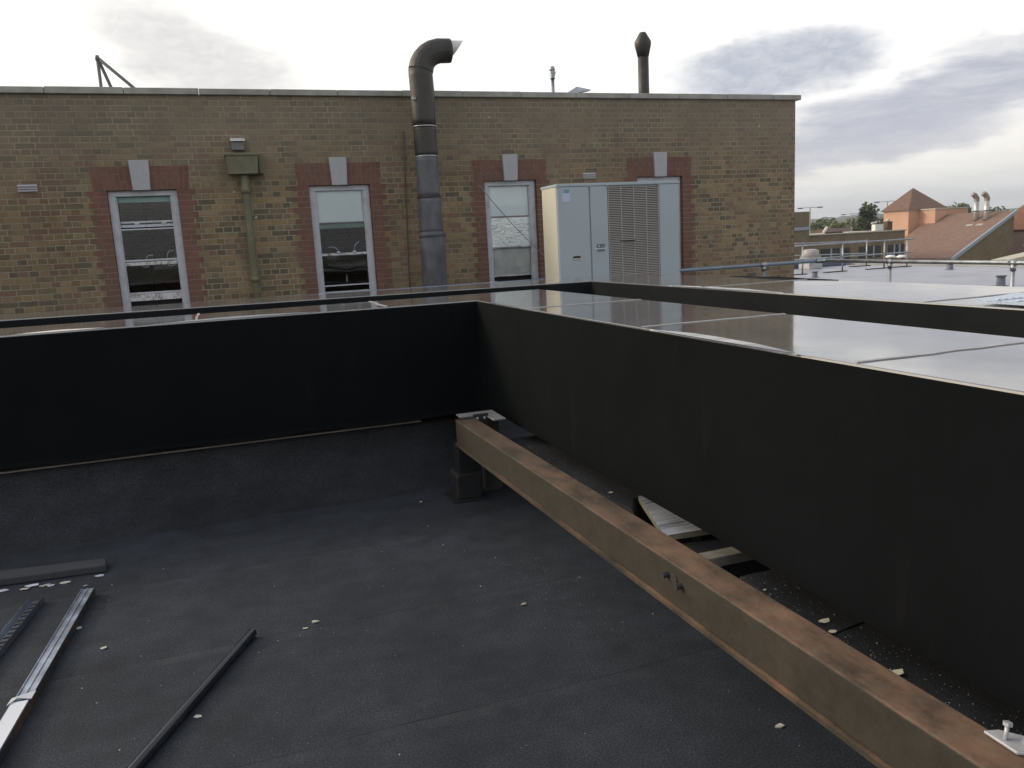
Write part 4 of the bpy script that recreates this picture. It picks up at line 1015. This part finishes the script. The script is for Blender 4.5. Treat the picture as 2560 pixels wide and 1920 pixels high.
# uncountable crumbs
sp = MB(); rr_ = random.Random(11)
i1 = sp.mi(SCRAPW)
def crumb(x, y, z, s):
    a_ = rr_.random()*6; vs = [sp.bm.verts.new((x+math.cos(a_+k*2.1)*s*rr_.uniform(.5, 1.2), y+math.sin(a_+k*2.1)*s, z+.001)) for k in range(3)]
    t_ = sp.bm.verts.new((x, y, z+s*.6+.001))
    for k in range(3): sp.bm.faces.new((vs[k], vs[(k+1) % 3], t_)).material_index = i1
for k in range(520): crumb(rr_.uniform(-2.4, 1.6), rr_.uniform(.9, 4.7), 0, rr_.uniform(.0007, .0022) if rr_.random() < .92 else rr_.uniform(.003, .005))
for k in range(70): crumb(1.32-abs(rr_.gauss(0, .12)), rr_.gauss(3.3, .3), 0, rr_.uniform(.0008, .0026))
for k in range(330): crumb(1.60+abs(rr_.gauss(0, .09)), rr_.uniform(.9, 2.28), .3405, rr_.uniform(.0006, .0022) if rr_.random() < .9 else rr_.uniform(.002, .0045))
for k in range(60): crumb(1.60+abs(rr_.gauss(0, .05)), rr_.uniform(3.3, 4.5), .3405, rr_.uniform(.001, .003))
o = sp.build('crumbs'); o['kind'] = 'stuff'; o['label'] = 'tiny pale crumbs and grit sprinkled over the felt'; o['category'] = 'debris'

# ------------------------------------------------------------------ far landscape
def tree(x, y, h, wd, m, lab, n=900, leafs=.35, shape='round'):
    z0 = -8
    t_ = thing('tree', lab, 'tree', (x, y, z0), 'trees beyond the rooftops')
    tr_ = MB(); tr_.tube([(0, 0, 0), (0.1, 0, h*.35), (-.1, .1, h*.75)], [wd*.06+.12, wd*.045+.08, .06], BARK, 8)
    rr_ = random.Random(int(x*3+y))
    for k in range(6):
        a_ = rr_.random()*6.28; z = h*rr_.uniform(.3, .6); tr_.tube([(0, 0, z), (math.cos(a_)*wd*.3, math.sin(a_)*wd*.3, z+h*.18)], [.1, .03], BARK, 5)
    tr_.build('trunk', t_)
    cr = MB(); im = cr.mi(m)
    cl = []
    for k in range(16):
        a_ = rr_.random()*6.28; f = rr_.uniform(.25, 1); 
        rad = wd*.5*(1-.75*max(0, f-.45)) if shape == 'round' else wd*.5*(1.15-f)
        r_ = rad*rr_.uniform(.2, .8); cl.append((math.cos(a_)*r_, math.sin(a_)*r_, h*f*.93, wd*rr_.uniform(.12, .24)))
    for k in range(n):
        c0 = cl[rr_.randrange(len(cl))]; v = Vector((rr_.gauss(0, 1), rr_.gauss(0, 1), rr_.gauss(0, .8))).normalized()*c0[3]*rr_.uniform(.6, 1.1)
        p = Vector(c0[:3])+v; s_ = leafs*rr_.uniform(.6, 1.3)
        u = Vector((rr_.gauss(0, 1), rr_.gauss(0, 1), rr_.gauss(0, 1))).normalized(); w_ = u.orthogonal().normalized()
        cr.bm.faces.new([cr.bm.verts.new(p+u*s_), cr.bm.verts.new(p+w_*s_), cr.bm.verts.new(p-u*s_), cr.bm.verts.new(p-w_*s_)]).material_index = im
    cr.build('crown', t_, recalc=False)
def T(az, top_el, d, wdeg, m, lab, n=900, **kw):
    p = P(az, top_el, d); tree(p.x, p.y, (p.z+8)*1.03, 1.45*d*math.tan(R(wdeg)), m, lab, leafs=d*.0016, n=int(n*2.2), **kw)
T(42.95, 1.02, 170, 1.9, LEAF1, 'tall dark evergreen left of the orange tower', n=1600, shape='cone')
T(48.1, 1.08, 180, 1.7, LEAF4, 'broad green tree behind the roof right of the orange tower', n=1600)
T(40.4, .33, 260, 1.6, LEAF4, 'dark green bush-like tree nearest the brick corner', n=800)
T(41.6, .26, 230, 1.3, LEAF2, 'olive yellow tree between the brick corner and the dark evergreen', n=900)
T(42.3, .0, 200, 1.0, LEAF1, 'low dark tree in front of the tall evergreen', n=700)
T(43.6, .5, 230, .8, LEAF2, 'olive tree touching the left side of the orange tower', n=700)
T(39.5, .05, 330, 1.5, LEAF3, 'yellow autumn tree beside the brick turret', n=700)
T(41.0, .2, 240, 1.4, LEAF4, 'round green tree left of the olive yellow one', n=900)
T(39.95, .18, 280, 1.1, LEAF2, 'small olive tree over the turret corner', n=700)
T(51.3, .25, 240, 2.0, LEAF1, 'dark tree above the brick gable at the right edge', n=1100)
T(50.2, .3, 300, 1.8, LEAF1, 'dark low tree behind the twin steel flues', n=900)
for i, (az, el, d, wd) in enumerate(((40.1, -.25, 210, 9), (41.1, -.18, 190, 11), (43.3, -.12, 260, 9))):
    p = P(az, el, d); hh = thing('house', ('small brown roofed house beside the turret', 'brown gabled house below the olive tree', 'distant brown roofed house near the orange tower')[i], 'house', (p.x, p.y, -8), 'houses among the far trees', rz=R(20*i))
    MB().box(-wd/2, wd/2, -4, 4, 0, p.z+8-3, MATS['plum_wall']).build('wall', hh)
    MB().prism([(-wd/2-.4, -4.5, p.z+5), (-wd/2-.4, 4.5, p.z+5), (-wd/2-.4, 0, p.z+8)], (wd+.8, 0, 0), TILED).build('roof', hh)
for az, el, d, lab in ((39.59, 1.24, 150, 'twin headed car park lamp nearest the brick corner'), (44.18, 1.33, 150, 'twin headed lamp rising behind the left eaves of the tower'), (42.1, .68, 190, 'lower twin headed lamp in front of the evergreen'), (47.75, .8, 170, 'lamp head showing right of the pyramid roof')):
    p = P(az, el, d); lp = thing('lamp_post', lab, 'street lamp', (p.x, p.y, -8), 'twin headed lamp posts')
    LPm = plain('lamp_metal', (.3, .32, .34), .5, metal=.2)
    H_ = p.z+8
    MB().tube([(0, 0, 0), (0, 0, H_-.1)], [.16, .09], LPm, 8).build('mast', lp)
    lp.rotation_euler.z = R(-az)
    MB().tube([(-1.3, 0, H_-.05), (0, 0, H_), (1.3, 0, H_-.05)], .05, LPm, 6).build('arm', lp)
    for sx in (-1, 1): MB().box(sx*1.6-.42, sx*1.6+.42, -.2, .2, H_-.16, H_+.02, GALVS).bevel(.04).build('lamp_head', lp)
# hills
hb = MB(); prev = None
HM = plain('wooded_hill', (.055, .075, .04), .95, var=.45, vs=.03)
rows = []
for k in range(0, 361):
    az = -35+130*k/360
    base_el = .48+.10*math.sin(az*.31+1)+.05*math.sin(az*.9)
    row = []
    for j, (d, f) in enumerate(((900, -.2), (1300, .35), (1700, .72), (2100, 1.0), (2500, .9))):
        z = EYE+d*math.tan(R(base_el*f)) + (mnoise.noise(Vector((az*3.1, j, 0)))*4+mnoise.noise(Vector((az*9.7, j, 4)))*3)*(f > .3) 
        z = max(z, -7.9) if j else -8.2
        x, y = d*math.sin(R(az)), d*math.cos(R(az)); row.append(hb.bm.verts.new((x, y, z)))
    rows.append(row)
for a_, c_ in zip(rows, rows[1:]):
    for j in range(4): f = hb.bm.faces.new((a_[j], c_[j], c_[j+1], a_[j+1])); f.material_index = hb.mi(HM); f.smooth = False
structure(hb.build('hills'))

HZ = bpy.data.materials.new('haze_air'); HZ.use_nodes = True
hn = HZ.node_tree; hn.nodes.remove(hn.nodes['Principled BSDF'])
pv_ = hn.nodes.new('ShaderNodeVolumePrincipled'); pv_.inputs['Color'].default_value = (.86, .92, 1, 1); pv_.inputs['Density'].default_value = .00028
pv_.inputs['Anisotropy'].default_value = .2
hn.links.new(pv_.outputs[0], hn.nodes['Material Output'].inputs['Volume'])
hz_ = MB().box(-4100, 4100, -4100, 4100, -9.2, 120, HZ).build('haze'); hz_['kind'] = 'stuff'
# ------------------------------------------------------------------ sky, sun, camera
SUN_AZ, SUN_EL = -62.0, 24.0
BACK = .80
wd = bpy.data.worlds.new('World'); sc.world = wd; wd.use_nodes = True
t = NT(wd.node_tree); bg = wd.node_tree.nodes['Background']
sky = t.new('ShaderNodeTexSky'); sky.sky_type = 'NISHITA'; sky.sun_disc = False
sky.sun_elevation = R(SUN_EL); sky.sun_rotation = R(SUN_AZ)
tc = t.new('ShaderNodeTexCoord'); D = tc.outputs['Generated']
sx = t.new('ShaderNodeSeparateXYZ'); t.link(D, sx.inputs[0])
az = t.math('MULTIPLY', t.math('ARCTAN2', sx.outputs[0], sx.outputs[1]), 57.2958)
el = t.math('MULTIPLY', t.math('ARCSINE', sx.outputs[2]), 57.2958)
cv = t.new('ShaderNodeCombineXYZ'); t.link(az, cv.inputs[0]); t.link(el, cv.inputs[1])
def n2(scale, sxx, syy, detail=5, rough=.6, off=0, dist=0):
    v = t.scaled(cv.outputs[0], sxx, syy, 1)
    a_ = t.new('ShaderNodeVectorMath'); a_.operation = 'ADD'; t.link(v, a_.inputs[0]); a_.inputs[1].default_value = (off, off*.7, off)
    return t.noise(scale, detail, rough, a_.outputs[0], dist)
wz = t.math('SUBTRACT', n2(.35, .7, 1.5, 8, .6, 3), .5); wz2 = t.math('SUBTRACT', n2(.4, .55, 1.5, 8, .6, 40), .5)
azw = t.math('ADD', az, t.math('MULTIPLY', wz, 5.5)); elw = t.math('ADD', el, t.math('MULTIPLY', wz2, 2.8))
def blob(a0, e0, ra, re, rot=0, soft=.35):
    da = t.math('SUBTRACT', azw, a0); de = t.math('SUBTRACT', elw, e0); c_, s_ = math.cos(R(rot)), math.sin(R(rot))
    u = t.math('DIVIDE', t.math('ADD', t.math('MULTIPLY', da, c_), t.math('MULTIPLY', de, s_)), ra)
    v = t.math('DIVIDE', t.math('SUBTRACT', t.math('MULTIPLY', de, c_), t.math('MULTIPLY', da, s_)), re)
    r2 = t.math('ADD', t.math('MULTIPLY', u, u), t.math('MULTIPLY', v, v))
    return t.ramp(r2, [(max(0, .5-soft), 1), (min(1, 1.0), 0)], 'EASE')
# cloud masks (bearing / elevation in degrees)
m1 = blob(37.6, 10.2, 7.6, 2.7, 4, .3)
m2 = blob(47.5, 7.3, 15, 2.1, 9, .35)
m3 = blob(42.5, 4.8, 11, 1.7, 6, .35)
m4 = blob(50.5, 10.0, 4.5, .9, 8, .4)
m5 = blob(0.0, 12.2, 8.5, 3.2, -20, .35)
m6 = blob(-11.2, 14.0, 1.6, 2.4, 0, .45)
m7 = blob(70, 9, 14, 2.5, 4, .4); m8 = blob(-40, 12, 10, 3, 0, .4)
lowr = t.math('MULTIPLY', t.ramp(t.math('DIVIDE', el, 7.5), [(0, 1), (.45, .8), (1, 0)]), t.ramp(t.math('DIVIDE', t.math('SUBTRACT', az, 20), 20), [(0, 0), (1, 1)]))
streak = t.ramp(n2(.5, .35, 2.6, 6, .65, 12, .5), [(.38, .45), (.62, 1)])
base = (1.32, 1.31, 1.28)
glow = t.ramp(t.math('DIVIDE', t.math('ABSOLUTE', t.math('SUBTRACT', az, SUN_AZ)), 75), [(0, 1), (1, 0)])
clouds = t.mix(glow, (1.22, 1.205, 1.17), (1.6, 1.5, 1.36))
lowc = t.mix(t.ramp(t.math('DIVIDE', el, 4), [(.3, 0), (1, 1)]), (.86, .90, .92), (1.16, 1.08, .95))
hz = t.mix(t.math('MULTIPLY', lowr, streak), clouds, lowc)
# warm lit streaks low in the east
col = hz
tex = t.ramp(n2(.8, 1, 2.2, 7, .7, 21, .4), [(.32, .74), (.6, 1)])
tex2 = t.ramp(n2(.6, .5, 3.0, 7, .7, 5, .4), [(.32, .74), (.6, 1)])
for mk_, cc, st, tx in ((m1, (.52, .56, .655), 1.0, tex), (m2, (.53, .555, .645), 1.0, tex2), (m3, (.55, .57, .67), .85, tex2), (m4, (.75, .76, .80), .8, tex), (m5, (.80, .785, .78), .95, tex), (m6, (.72, .68, .68), .7, tex), (m7, (.55, .58, .66), .8, tex), (m8, (.7, .7, .72), .7, tex)):
    col = t.mix(t.math('MULTIPLY', t.math('MULTIPLY', mk_, st), tx), col, cc)
blue = t.new('ShaderNodeVectorMath'); blue.operation = 'SCALE'; t.link(sky.outputs[0], blue.inputs[0]); blue.inputs['Scale'].default_value = .1
# overhead the sky is set darker and bluer to dim the felt
upk = t.ramp(t.math('DIVIDE', el, 60), [(.28, 0), (.8, 1)])
gap = t.ramp(n2(.06, 1, 1, 6, .65, 60), [(.42, 0), (.62, 1)])
col = t.mix(t.math('MULTIPLY', upk, .8), col, (.40, .45, .58))
col = t.mix(t.math('MULTIPLY', t.math('MULTIPLY', gap, upk), .5), col, blue.outputs[0])
# unseen sky behind the viewer is dimmed to darken the near roof
cb = t.math('COSINE', t.math('DIVIDE', t.math('SUBTRACT', az, 5), 57.2958))
cbh = t.math('MULTIPLY', cb, t.math('SQRT', t.math('SUBTRACT', 1, t.math('MULTIPLY', sx.outputs[2], sx.outputs[2]))))
shade = t.ramp(t.math('ADD', t.math('MULTIPLY', cbh, .5), .5), [(.30, BACK), (.88, 1)])
col = t.mix(1, col, shade, 'MULTIPLY')
# bright glare where the sun stands behind thin cloud
dp_ = t.n.new('ShaderNodeVectorMath'); dp_.operation = 'DOT_PRODUCT'; t.link(D, dp_.inputs[0])
dp_.inputs[1].default_value = (math.sin(R(-50))*math.cos(R(26)), math.cos(R(-50))*math.cos(R(26)), math.sin(R(26)))
gl_ = t.ramp(dp_.outputs['Value'], [(.72, 0), (.97, 1)], 'EASE')
col = t.mix(gl_, col, (2.9, 2.6, 2.15))
below = t.math('LESS_THAN', el, -.3)
col = t.mix(below, col, (.12, .12, .11))
t.link(col, bg.inputs['Color']); bg.inputs['Strength'].default_value = 1.0

sl = bpy.data.lights.new('sun', 'SUN'); sl.energy = 1.3; sl.angle = R(10); sl.color = (1, .88, .70)
so = bpy.data.objects.new('sun', sl); COL.objects.link(so)
dv = Vector((math.sin(R(SUN_AZ))*math.cos(R(SUN_EL)), math.cos(R(SUN_AZ))*math.cos(R(SUN_EL)), math.sin(R(SUN_EL))))
so.rotation_euler = dv.to_track_quat('Z', 'Y').to_euler()

cam = bpy.data.cameras.new('camera'); co = bpy.data.objects.new('camera', cam); COL.objects.link(co)
f_, pi_, ro_, ya_ = 2015.2, R(9.945), R(-3.0255), R(19.104)
fw = Vector((math.sin(ya_)*math.cos(pi_), math.cos(ya_)*math.cos(pi_), -math.sin(pi_)))
r_ = Vector((math.cos(ya_), -math.sin(ya_), 0)); u_ = r_.cross(fw)*-1
u_ = r_.cross(fw)
r2 = math.cos(ro_)*r_+math.sin(ro_)*u_; u2 = -math.sin(ro_)*r_+math.cos(ro_)*u_
M = Matrix((( r2.x, u2.x, -fw.x, 0), (r2.y, u2.y, -fw.y, 0), (r2.z, u2.z, -fw.z, EYE), (0, 0, 0, 1)))
co.matrix_world = M
cam.sensor_width = 36; cam.sensor_fit = 'HORIZONTAL'; cam.lens = f_/2560*36; cam.clip_start = .05; cam.clip_end = 9000
sc.camera = co
sc.render.resolution_x, sc.render.resolution_y = 1024, 768
sc.view_settings.view_transform = 'Standard'; sc.view_settings.look = 'None'; sc.view_settings.exposure = 0; sc.view_settings.gamma = 1
sc.cycles.use_denoising = True
sc.cycles.max_bounces = 8
sc.cycles.transparent_max_bounces = 12
